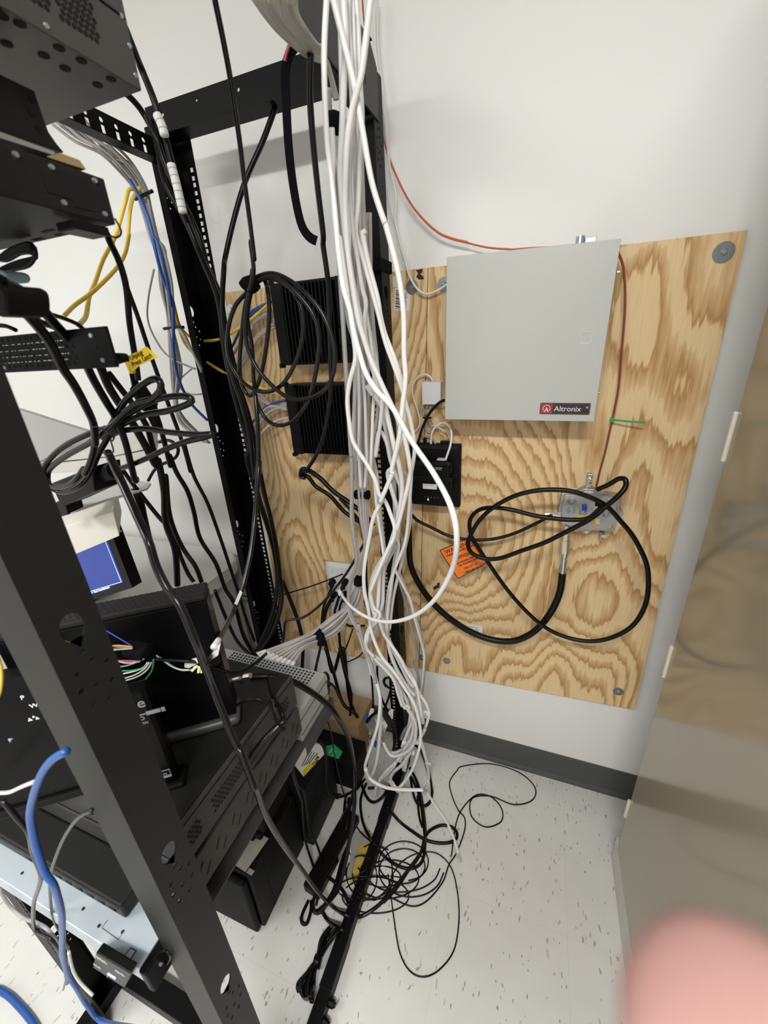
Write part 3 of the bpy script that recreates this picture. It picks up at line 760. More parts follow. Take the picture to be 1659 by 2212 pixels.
    for k in range(22):
        a = 0.035 + k * 0.032; slots += [circ(a, 0.036, 0.0045, 8), rect(a, 0.020, 0.0085, 0.016)]
    plate('side_rail', (XL + 0.012, -0.90, 1.808), (0, 1, 0), (0, 0, 1), (1, 0, 0), [(0, 0), (0.74, 0), (0.74, 0.05), (0, 0.05)], slots, 0.002, 'black_steel', t)
    bm = BM(); box(bm, XL + 0.0141, XL + 0.04, -0.90, -0.16, 1.808, 1.810); link('side_rail_web', bm, 'black_steel', t)
    sl = [circ(0.030, 0.035, 0.005, 8, 0.008), circ(0.030, 0.058, 0.004, 8), circ(0.052, 0.03, 0.005, 8, 0.010), circ(0.052, 0.012, 0.004, 8)]
    sl = [[(0.74 - a, b) for a, b in lp] for lp in sl]
    plate('side_rail', (XO + 0.0005, -0.90, 1.800), (0, 1, 0), (0, 0, 1), (1, 0, 0), [(0, 0), (0.772, 0), (0.772, 0.075), (0.74, 0.10), (0, 0.10)], sl, 0.002, 'grey_steel', t)
    bm = BM(); box(bm, XO - 0.03, XO - 0.0025, -0.90, -0.16, 1.800, 1.802); link('side_rail_web', bm, 'black_steel', t)
    # velcro collar on the rear right post
    bm = BM(); z = atX(826, 572, XO).z
    box(bm, XO - 0.066, XO + 0.004, -0.166, -0.090, z - 0.012, z + 0.012, 0.003); o = link('velcro_collar', bm, 'velcro', t); o['label'] = 'black hook and loop strap round the rear right post'
rack()

# ================================================================== EQUIPMENT IN THE RACK
def hexgrid(P, u, v, nu, nv, su, sv, r, bm, n, stretch=1.0, ang=30):
    for j in range(nv):
        for i in range(nu):
            c = P + u * (i * su + (su / 2 if j % 2 else 0)) + v * (j * sv)
            prism(bm, [c + u * r * stretch * math.cos(math.radians(ang + 60 * k)) + v * r * math.sin(math.radians(ang + 60 * k)) for k in range(6)], n * 0.0004)
def chassis_top():
    X = -0.38
    t = thing('server_chassis', 'dark grey server chassis with honeycomb vents at the very top left', 'server', (-0.6, -0.8, 1.645))
    bm = BM(); box(bm, -0.84, X, -0.93, -0.66, 1.645, 1.83, 0.001); link('case', bm, 'chassis_coat', t)
    u = Vector((0, 1, 0)); v = Vector((0, 0, 1)); n = Vector((1, 0, 0))
    for y0 in (-0.728, -0.768, -0.81):
        bm = BM(); hexgrid(Vector((X, y0, 1.662)), u, v, 7, 12, 0.0048, 0.0044, 0.0021, bm, n, 1.0)
        link('side_vent', bm, 'black_hole', t)
    bm = BM()
    for x, y in ((-12, 15), (15, 95), (43, 52), (128, 104), (95, 120), (176, 131), (141, 148), (240, 171), (211, 184), (4, 35)):
        P = atZ(x, y, 1.6448); bm = BM(); cyl(bm, P, P + Vector((0, 0, -0.0004)), 0.0042, 0.0042, 12); link('underside_hole', bm, 'black_hole', t)
    bm = BM()
    for x, y in ((100, 56), (262, 34), (280, 99), (293, 163)):
        P = atX(x, y, X); bm = BM(); cyl(bm, P, P + Vector((0.001, 0, 0)), 0.0022, 0.0018, 10); link('rivet', bm, 'zinc', t)
    bm = BM(); box(bm, X - .003, X + 0.0008, -0.93, -0.662, 1.693, 1.6942); link('lid_seam', bm, 'black_steel', t)
    # unit hung just below
    t = thing('device_bracket', 'dark side bracket of a shallow unit under the honeycomb chassis', 'bracket', (-0.5, -0.75, 1.57))
    slabX('side_plate', [(-60, 130), (75, 196), (102, 285), (118, 305), (140, 330), (-60, 262)], -0.42, -0.10, 'dark_steel', t, 0.001)
    bm = BM()
    for x, y in ((70, 215), (68, 242), (86, 280)):
        P = atX(x, y, -0.4198); cyl(bm, P, P + Vector((0.0006, 0, 0)), 0.003, 0.003, 10)
    link('screw_hole', bm, 'black_hole', t)
chassis_top()
def chassis_mid():
    X = -0.38
    t = thing('server_chassis', 'black chassis with a stepped black side opening, second from the top left', 'server', (-0.6, -0.8, 1.5255))
    bm = BM(); box(bm, -0.84, X, -0.95, -0.727, 1.5255, 1.560, 0.0012); link('case', bm, 'dark_steel', t)
    pts = [(92, 372), (136, 384), (134, 372), (188, 388), (186, 404), (223, 413), (232, 452), (206, 457), (159, 445), (155, 431), (104, 415)]
    slabX('side_opening', pts, X + 0.0006, -0.001, 'black_hole', t)
    bm = BM()
    for x, y in ((33, 334), (111, 361), (204, 390), (138, 438), (226, 462)):
        P = atX(x, y, X); bm = BM(); cyl(bm, P, P + Vector((0.0016, 0, 0)), 0.0024, 0.0018, 10); link('screw', bm, 'zinc', t)
    bm = BM()
    for x, y in ((52, 511), (105, 499), (82, 517), (133, 506)):
        P = atZ(x, y, 1.5253); box(bm, P.x - .008, P.x + .008, P.y - .0018, P.y + .0018, P.z - .0003, P.z)
    link('underside_slot', bm, 'black_hole', t)
    o = slabX('steel_strip', [(-40, 270), (118, 328), (119, 336), (-40, 285)], -0.386, -0.05, 'silver'); tag(o, 'bright metal lip lying on the black chassis with the side opening', 'metal strip')
    o = slabX('foam_wedge', [(100, 338), (130, 330), (172, 346), (186, 366), (150, 355)], -0.386, -0.03, 'tan_foam'); tag(o, 'tan foam scrap on top of the black chassis with the side opening', 'foam')
    t = thing('rack_bracket', 'small black handle under the far end of the chassis with the side opening', 'bracket', atX(215, 495, -0.39))
    bm = BM(); P = atX(205, 497, -0.385); box(bm, P.x - .02, P.x + .003, P.y - .02, P.y + .012, P.z - .003, P.z + .004, 0.001); link('foot', bm, 'black_plastic', t)
    cable('handle_loop', None, 'a 735,1400@-0.74 760,1440 775,1480 765,1510 735,1520 690,1500', 4, 'black_jacket', parent=t)
chassis_mid()
def one_u():
    Y = -0.76
    t = thing('rack_unit', 'thin black rack unit with a slotted vent face at the left edge', 'server', (-0.6, -0.7, 1.404))
    x1 = -0.3885
    bm = BM(); box(bm, -0.72, x1, Y, Y + .003, 1.4045, 1.441, 0.001); box(bm, -0.72, -0.47, Y + .0031, -0.71, 1.406, 1.440, 0.001); link('case', bm, 'black_steel', t)
    bm = BM()
    for j in range(6):
        for i in range(16):
            x = -0.60 + i * 0.0098 + (0.0049 if j % 2 else 0); z = 1.4085 + j * 0.0053
            box(bm, x, x + 0.0078, Y - .0004, Y, z, z + 0.0036)
    link('vent', bm, 'black_hole', t)
    bm = BM()
    for j, z in enumerate((1.414, 1.4195, 1.4255, 1.4315)):
        x = -0.60
        while x < -0.45:
            w = random.uniform(0.001, 0.006); box(bm, x, x + w, Y - .0008, Y - .0004, z, z + 0.0008); x += w + random.uniform(0.001, 0.006)
    link('vent_glint', bm, 'silver', t)
    bm = BM()
    for x, z in ((-0.411, 1.434), (-0.405, 1.4115), (-0.5605, 1.410)): bm = BM(); cyl(bm, (x, Y, z), (x, Y - .0012, z), 0.0024, 0.002, 10); link('screw', bm, 'zinc', t)
    bm = BM(); box(bm, -0.4145, -0.4075, Y - .0005, Y, 1.421, 1.4255, 0); link('slot', bm, 'black_hole', t)
    A = atY(235, 777, Y + .02); B = atY(272, 772, Y + .02)
    bm = BM(); tube(bm, [A, A + (B - A) * .5, B], [0.007, 0.0055, 0.004], 8); link('side_plug', bm, 'soft_black', t, smooth=True)
    Q = quadY([(270, 773), (316, 749), (340, 771), (300, 790), (284, 806)], -0.72)
    tg = thing('latch_tag', 'yellow latch tag with black print beside the thin rack unit', 'tag', Q[0])
    bm = BM(); prism(bm, Q, (0, 0.0007, 0)); link('tag_sheet', bm, 'yellow_tag', tg)
    q2 = quadY([(265, 776), (278, 770), (288, 806), (280, 808)], -0.715); bm = BM(); prism(bm, q2, (0, .004, 0), bev=.001); link('tag_neck', bm, 'yellow_tag', tg)
    u = Q[2] - Q[4]; v = Vector((-0.3, 0, 1))
    a = atY(276, 782, -0.7206); text('2 Unplug', 0.0072, a, atY(300, 770, -.72) - atY(276, 782, -.72), v, 'ink', tg, ext=.0002)
    a = atY(287, 793, -0.7206); text('Press Latch', 0.0072, a, atY(320, 776, -.72) - atY(287, 793, -.72), v, 'ink', tg, ext=.0002)
one_u()

def gear():
    X = -0.38; u = Vector((0, 1, 0)); v = Vector((0, 0, 1)); n = Vector((1, 0, 0))
    t = thing('rack_chassis', 'dark grey chassis with hexagonal side vents, holding up the black modem and tower', 'server', (-0.6, -0.73, 0.798))
    bm = BM(); box(bm, -0.85, X, -0.872, -0.60, 0.798, 0.866, 0.0012); link('case', bm, 'grey_steel', t)
    bm = BM(); box(bm, -0.849, X - 0.004, -0.870, -0.602, 0.8661, 0.8672); link('top_sheet', bm, 'dark_steel', t)
    bm = BM(); box(bm, X - .001, X + .0006, -0.872, -0.60, 0.858, 0.8592); link('lid_seam', bm, 'black_steel', t)
    for y0, k in ((-0.872, 6), (-0.812, 12), (-0.665, 7)):
        bm = BM(); hexgrid(Vector((X, y0, 0.818)), u, v, k, 5, 0.0062, 0.0056, 0.0025, bm, n)
        link('side_vent', bm, 'black_hole', t)
    t = thing('rack_chassis', 'dark grey chassis with slanted paired side slots under the hexagon-vented one', 'server', (-0.6, -0.73, 0.727))
    bm = BM(); box(bm, -0.85, X, -0.872, -0.60, 0.727, 0.789, 0.0012); link('case', bm, 'grey_steel', t)
    bm = BM(); box(bm, -0.84, X - 0.006, -0.87, -0.604, 0.7892, 0.7978); link('spacer_lip', bm, 'black_steel', t)
    bm = BM()
    for k in range(8):
        y = -0.862 + k * 0.033
        for dz, dy in ((0.757, 0.0), (0.741, 0.010)):
            prism(bm, [Vector((X, y + dy, dz)), Vector((X, y + dy + 0.0028, dz)), Vector((X, y + dy + 0.0118, dz + 0.013)), Vector((X, y + dy + 0.009, dz + 0.013))], n * 0.0004)
    link('side_slot', bm, 'black_hole', t)
    # silver desktop at the far end
    t = thing('desktop_computer', 'silver grey desktop case with a perforated top at the far end of the chassis', 'computer', (-0.55, -0.54, 0.69))
    bm = BM(); box(bm, -0.72, -0.385, -0.598, -0.486, 0.690, 0.763, 0.002); link('case', bm, 'pale_silver', t)
    bm = BM()
    for i in range(26):
        for j in range(5):
            cx = -0.41 - i * 0.0085; cy = -0.494 - j * 0.0072
            cyl(bm, (cx, cy, 0.7631), (cx, cy, 0.7634), 0.0026, 0.0026, 8)
    link('top_vent', bm, 'black_hole', t)
    bm = BM(); box(bm, -0.386, -0.3845, -0.598, -0.486, 0.742, 0.744); box(bm, -0.386, -0.3845, -0.598, -0.486, 0.708, 0.710); link('side_seam', bm, 'grey_steel', t)
    bm = BM(); P = atX(695, 1480, -0.41); box(bm, P.x - .006, P.x + .010, -0.4855, -0.462, P.z - .010, P.z + .012, 0.002); 
    cyl(bm, (P.x, -.465, P.z - .016), (P.x, -.488, P.z - .016), 0.003, n=8); cyl(bm, (P.x, -.465, P.z + .016), (P.x, -.488, P.z + .016), 0.003, n=8)
    o = link('vga_plug', bm, 'vga_blue', t); o['label'] = 'blue video plug in the rear'
    t = thing('rack_shelf', 'plain grey steel shelf edge under the silver desktop case', 'shelf', (-0.6, -0.6, 0.66))
    bm = BM(); box(bm, -0.84, -0.378, -0.872, -0.48, 0.6845, 0.6885); box(bm, -0.3805, -0.378, -0.60, -0.48, 0.655, 0.6844); link('shelf_sheet', bm, 'grey_steel', t)
mat('pale_silver', (0.36, 0.37, 0.36), 0.42, 0.2, var=0.04)
gear()
def tower():
    t = thing('media_tower', 'tall glossy black box with a perforated top edge standing on the chassis', 'router', (-0.52, -0.70, 0.8675))
    q = [Vector((-0.655, -0.722, 1.085)), Vector((-0.389, -0.722, 1.112)), Vector((-0.405, -0.722, 0.885)), Vector((-0.655, -0.722, 0.885))]
    W = Vector((-0.79, -0.613, 0)); T = Vector((-0.613, 0.79, 0)); V = Vector((0, 0, 1))   # width runs to the left and forward, thickness away from the camera
    def rbox(bm, A, L_, th, z0, z1, bev=0, mi=0):
        prism(bm, [A + V * (z0 - A.z), A + W * L_ + V * (z0 - A.z), A + W * L_ + T * th + V * (z0 - A.z), A + T * th + V * (z0 - A.z)], (0, 0, z1 - z0), bev=bev)
    A = Vector((-0.409, -0.712, 0.8675))
    bm = BM(); rbox(bm, A, .245, .036, .884, 1.098, .002); link('body', bm, 'gloss_black', t)
    bm = BM(); rbox(bm, A - T * .001, .246, .038, 1.0985, 1.108, .003); link('top_band', bm, 'dark_steel', t)
    bm = BM()
    for i in range(34):
        for j in range(6):
            P = A + W * (.006 + i * .0070 + (.0035 if j % 2 else 0)) + T * (.004 + j * .0058); P.z = 1.1081
            cyl(bm, P, P + V * .0003, .0017, n=6)
    link('top_vent', bm, 'black_hole', t)
    bm = BM(); rbox(bm, A - T * .009 - W * .004, .25, .048, .8675, .884, .006); o = link('foot', bm, 'foot_grey', t, smooth=True); o['label'] = 'rolled grey foot'
    t = thing('cable_modem', 'slim black upright modem with grey lettering in front of the black tower', 'modem', (-0.46, -0.84, 0.8675))
    B = Vector((-0.421, -0.822, .8675))
    bm = BM(); rbox(bm, B, .10, .022, .874, 1.040, .004); link('body', bm, 'gloss_black', t)
    bm = BM(); rbox(bm, B - W * .008 - T * .006, .115, .034, .8675, .874, .003); link('stand', bm, 'soft_black', t)
    U = -W
    def on(x, y, A0, off=.0006):
        r_ = ray(x, y); n_ = -T; k_ = (A0 + n_ * off - CAM).dot(n_) / r_.dot(n_); return CAM + r_ * k_
    a = on(332, 1521, B); text('cable', 0.0205, a - U * 0.050, U, V, 'pale_ink', t)
    a = on(303, 1545, B); bm = BM()
    for f0, f1, hh in ((-.02, .006, .0008), (.0065, .0225, .0030), (.0235, .028, .0034)):
        prism(bm, [a + U * f0 - V * hh, a + U * f1 - V * hh, a + U * f1 + V * hh, a + U * f0 + V * hh], T * .0004)
    link('plug_symbol', bm, 'pale_ink', t)
    text('PRO', 0.0080, on(308, 1547, B) - U * 0.0135 - V * .006, U, V, 'pale_ink', t)
    text('VERSION', 0.0052, on(319, 1550, B) - U * 0.022 - V * .009, U, V, 'pale_ink', t)
    a = on(362, 1672, B); bm = BM(); prism(bm, [a - U * .02 - V * .006, a + U * .004 - V * .006, a + U * .004 + V * .008, a - U * .02 + V * .008], T * .0005); o = link('front_badge', bm, 'pale_ink', t)
    bm = BM(); prism(bm, [a - U * .019 - V * .001 - T * .0004, a + U * .003 - V * .001 - T * .0004, a + U * .003 + V * .007 - T * .0004, a - U * .019 + V * .007 - T * .0004], T * .0003); link('badge_panel', bm, 'gloss_black', o)
    text('Docsis', 0.0052, a - U * .014 + V * .001 - T * .0006, U, V, 'pale_ink', o)
    t = thing('wifi_router', 'black upright router with small white icons behind the near rack post', 'router', (-0.60, -0.92, 0.8675))
    D = Vector((-0.535, -0.868, .8675))
    bm = BM(); rbox(bm, D, .115, .025, .878, 1.075, .003); link('body', bm, 'gloss_black', t)
    bm = BM(); rbox(bm, D - W * .006 - T * .006, .125, .036, .8675, .878, .003); link('stand', bm, 'soft_black', t)
    text('P', 0.0085, on(46, 1512, D), U, V, 'badge_white', t)
    text('WiFi C', 0.0085, on(66, 1530, D), U, V, 'badge_white', t)
    for x, y, s_ in ((64, 1554, .0026), (72, 1548, .0018), (80, 1551, .0022)):
        P = on(x, y, D); bm = BM(); prism(bm, [P - U * s_ - V * s_, P + U * s_ - V * s_, P + V * s_], T * .0004); link('icon', bm, 'badge_white', t)
mat('gloss_black', (0.003, 0.003, 0.0035), 0.33, spec=0.12, var=0.05)
mat('foot_grey', (0.085, 0.085, 0.088), 0.35, 0.3)
tower()

def lower_left():
    t = thing('slide_out_server', 'bare metal server top jutting out at the bottom left', 'server', (-0.62, -0.7, 0.680))
    zt = 0.721
    bm = BM(); box(bm, -0.85, -0.402, -0.950, -0.876, 0.684, zt, 0.001); link('lid', bm, 'bright_steel', t)
    bm = BM(); box(bm, -0.849, -0.404, -0.8755, -0.5, 0.689, zt - .002, 0.001); link('case', bm, 'black_steel', t)
    P = atZ(278, 2078, zt); B = atY(240, 2085, -0.9515)
    q = [atZ(x, y, zt + .0002) for x, y in ((283, 2046), (296, 2053), (281, 2076), (266, 2068))]
    bm = BM(); prism(bm, q, (0, 0, 0.0005)); s_ = link('id_sticker', bm, 'vga_blue', t); s_['label'] = 'blue and white square sticker'
    c = sum(q, Vector()) / 4; bm = BM(); prism(bm, [c + (p - c) * .72 + Vector((0, 0, .0003)) for p in q], (0, 0, 0.0004)); link('sticker_face', bm, 'paper_white', s_)
    bm = BM()
    for x, y in ((48, 1886), (180, 1963), (214, 2000), (265, 2013)):
        P = atZ(x, y, zt); cyl(bm, P, P + Vector((0, 0, .0004)), .0022, .0022, 8)
    link('lid_hole', bm, 'black_hole', t)
    bm = BM(); P = [atZ(x, y, zt) for x, y in ((232, 1988), (220, 2005), (255, 2030), (268, 2012))]; tube(bm, [p + Vector((0, 0, .0003)) for p in P], 0.0006, 5); link('latch_outline', bm, 'zinc', t)
    q = quadY([(207, 2058), (282, 2104), (268, 2134), (200, 2090)], -0.962)
    bm = BM(); prism(bm, q, (0, 0.010, 0), bev=.0015); t = link('front_bezel', bm, 'black_plastic', t); t['label'] = 'black bezel tab with pale maker lettering'
    uu = q[1] - q[0]; vv = q[0] - q[3]
    text('DELL', 0.0085, atY(210, 2070, -.9625), uu, vv, 'pale_ink', t)
    text('R340', 0.0065, atY(204, 2085, -.9625), uu, vv, 'pale_ink', t)
    text('SERVER', 0.005, atY(250, 2098, -.9625), uu, vv, 'pale_ink', t)
    a = atY(232, 2104, -.9625); bm = BM(); prism(bm, [a, a + uu * .25, a + uu * .25 + vv * .12, a + vv * .12], (0, -.0006, 0)); link('status_light', bm, 'screen_white', t)
    t = thing('server_ear', 'black rack ear on the right end of the bare metal server', 'bracket', (-0.395, -0.93, 0.69))
    bm = BM(); box(bm, -0.4015, -0.390, -0.952, -0.885, 0.675, 0.7205, 0.002); link('ear_plate', bm, 'black_steel', t)
    bm = BM(); cyl(bm, (-0.3899, -0.915, 0.700), (-0.387, -0.915, 0.700), .003, n=10); cyl(bm, (-0.3899, -0.935, 0.705), (-0.387, -0.935, 0.705), .002, n=10); link('ear_screw', bm, 'silver', t)
    # black switch box lying on the server
    t = thing('keyboard_switch', 'long black box with worn ports lying on the bare metal server', 'switch box', (-0.6, -0.9, zt))
    zz = zt + 0.0015; h = 0.030
    A = atZ(273, 1986, zz); Bf = atZ(0, 1850, zz)
    bm = BM(); box(bm, -0.84, A.x, A.y, A.y + 0.048, zz, zz + h, 0.003); link('case', bm, 'dark_steel', t)
    bm = BM()
    for k in range(9):
        x = A.x - 0.02 - k * 0.022; box(bm, x - .006, x + .005, A.y - .0008, A.y, zz + 0.008, zz + 0.020, 0)
    link('port', bm, 'black_hole', t)
    bm = BM(); box(bm, -0.84, A.x - .003, A.y - .002, A.y, zz + .025, zz + .0275); link('trim_line', bm, 'grey_steel', t)
    # teal and navy carton at the left edge
    t = thing('supply_carton', 'teal and navy carton at the left edge beside the router', 'carton', (-0.70, -0.90, .8675))
    q = quadY([(-40, 1555), (8, 1590), (22, 1600), (20, 1640), (-30, 1612)], -0.90); bm = BM(); prism(bm, q, (0, .04, 0), bev=.001); link('carton_top', bm, 'teal_plastic', t)
    q = quadY([(-40, 1615), (20, 1641), (22, 1660), (8, 1695), (-30, 1700)], -0.90); bm = BM(); prism(bm, q, (0, .04, 0), bev=.001); link('carton_side', bm, 'navy_paper', t)
    q = quadY([(4, 1655), (18, 1652), (12, 1685), (0, 1682)], -0.9006); bm = BM(); prism(bm, q, (0, .0004, 0)); link('carton_label', bm, 'old_paper', t)
    t = thing('vented_panel', 'grey side panel with small louvre holes behind the left edge carton', 'panel', (-0.75, -0.75, .8675))
    q = quadY([(-60, 1560), (60, 1530), (130, 1740), (-60, 1790)], -0.83); bm = BM(); prism(bm, q, (0, .01, 0)); link('sheet', bm, 'grey_steel', t)
    bm = BM()
    for x, y in ((36, 1594), (32, 1605), (30, 1616), (53, 1600), (51, 1612), (50, 1625)):
        P = atY(x, y, -.8304); box(bm, P.x - .0035, P.x + .0035, P.y - .0003, P.y, P.z - .0012, P.z + .0012)
    link('louvre', bm, 'black_hole', t)
lower_left()

# ---------------------------------------------------------------- stack behind the near post
def stack():
    Yk = -0.58
    t = thing('metal_enclosure', 'small warm white steel box above the blue screen', 'electrical box', atY(200, 1180, Yk))
    q = quadY([(120, 1143), (245, 1106), (258, 1158), (134, 1210)], Yk)
    bm = BM(); prism(bm, q, (-.12, .10, 0.0), bev=.0015); link('case', bm, 'warm_white_steel', t)
    bm = BM(); P = atY(259, 1147, Yk + .03); cyl(bm, P - Vector((.004, 0, 0)), P + Vector((.002, 0, 0)), .003, n=8); link('screw', bm, 'silver', t)
    t = thing('plastic_tray', 'thin white moulded tray over the warm white steel box', 'tray', atY(220, 1095, -.62))
    zt = atY(145, 1100, -.62).z
    pts = [(138, 1092), (180, 1080), (205, 1052), (240, 1036), (290, 1036), (326, 1043), (318, 1054), (268, 1068), (228, 1078), (150, 1106)]
    zt = atY(150, 1106, -.62).z
    bm = BM(); prism(bm, [atZ(x, y, zt + 0.004) for x, y in pts], (0, 0, -0.005), bev=.001); link('tray_sheet', bm, 'white_plastic', t)
    t = thing('power_adapter', 'black power adapter with a round plug resting on the white tray', 'power adapter', atY(170, 1060, -.63))
    q = quadY([(108, 1045), (200, 1008), (205, 1062), (132, 1096)], -.64); bm = BM(); prism(bm, q, (0, .05, 0), bev=.003); link('adapter_body', bm, 'black_plastic', t)
    A = atY(205, 1032, -.62); B = atY(243, 1018, -.62); bm = BM(); cyl(bm, A, B, .012, .012, 16); cyl(bm, B - (B - A) * .12, B + (B - A) * .15, .014, .014, 16); link('round_plug', bm, 'soft_black', t)
    q = quadY([(118, 1085), (140, 1080), (148, 1112), (130, 1117)], -.63); bm = BM(); prism(bm, q, (0, .03, 0), bev=.003); link('adapter_foot', bm, 'black_plastic', t)
    t = thing('white_printer', 'white device with a seam round its body behind the black looped cord', 'printer', atY(240, 1000, -.42))
    Yd = -.42
    q = quadY([(70, 992), (180, 955), (232, 938), (305, 930), (328, 935), (334, 968), (245, 985), (75, 1004)], Yd); bm = BM(); prism(bm, q, (-.10, .10, 0), bev=.004); link('upper_shell', bm, 'cream_plastic', t)
    q = quadY([(75, 1006), (245, 987), (334, 970), (334, 992), (300, 1003), (200, 1018), (90, 1024)], Yd + .001); bm = BM(); prism(bm, q, (-.10, .10, 0), bev=.003); link('lower_shell', bm, 'cream_plastic', t)
    q = quadY([(34, 883), (190, 933), (140, 968), (76, 1002), (60, 990)], -.44); bm = BM(); prism(bm, q, (0, .012, 0), bev=.001); o = link('open_lid', bm, 'pale_grey_plastic', t); o['label'] = 'raised grey lid'
    # monitor
    t = thing('monitor', 'black framed monitor showing a blue console screen', 'monitor', atY(220, 1290, -.45))
    u0 = [(60, 1112), (214, 1083), (286, 1270), (130, 1318)]
    q = quadY(u0, -.45); bm = BM(); prism(bm, q, (0, .03, 0), bev=.001); link('frame', bm, 'black_plastic', t)
    qs = quadY([(66, 1118), (202, 1092), (266, 1258), (142, 1297)], -.4506); bm = BM(); prism(bm, qs, (0, .0005, 0)); s_ = link('screen', bm, 'screen_blue', t); s_['label'] = 'lit blue console screen'
    bm = BM(); A, B, C_ = [atY(x, y, -.4512) for x, y in ((199, 1097), (262, 1257), (140, 1294))]
    tube(bm, [A, B], .0009, 4); tube(bm, [B, C_], .0009, 4); link('screen_border', bm, 'screen_white', s_)
    a = atY(192, 1285, -.4514); b = atY(262, 1262, -.4514); text('<F12> Shut Down/Restart', 0.0105, a, b - a, Vector((-.3, 0, 1)), 'screen_white', s_)
    bm = BM(); P = atY(180, 1290, -.44); box(bm, P.x - .08, P.x + .0, -.43, -.34, .7415, P.z + .03, .003); link('stand', bm, 'black_plastic', t)
    # table with rounded corner
    t = thing('storage_tote', 'large pale grey tote with a rounded lid against the back wall', 'tote', (-1.4, -.3, 0))
    def rr(x0, x1, y0, y1, r, z):
        out = []
        for cx, cy, a0 in ((x1 - r, y1 - r, 0), (x0 + r, y1 - r, 90), (x0 + r, y0 + r, 180), (x1 - r, y0 + r, 270)):
            out += [Vector((cx + r * math.cos(math.radians(a0 + k * 15)), cy + r * math.sin(math.radians(a0 + k * 15)), z)) for k in range(7)]
        return out
    bm = BM(); prism(bm, rr(-1.9, -0.945, -.58, -.035, .10, .695), (0, 0, .045), bev=.008); link('lid', bm, 'pale_lid', t, smooth=False)
    bm = BM(); prism(bm, rr(-1.885, -0.96, -.565, -.05, .09, .0), (0, 0, .6945)); link('tub', bm, 'pale_grey_plastic', t)
mat('pale_lid', (0.60, 0.60, 0.575), 0.5, var=.02)
stack()

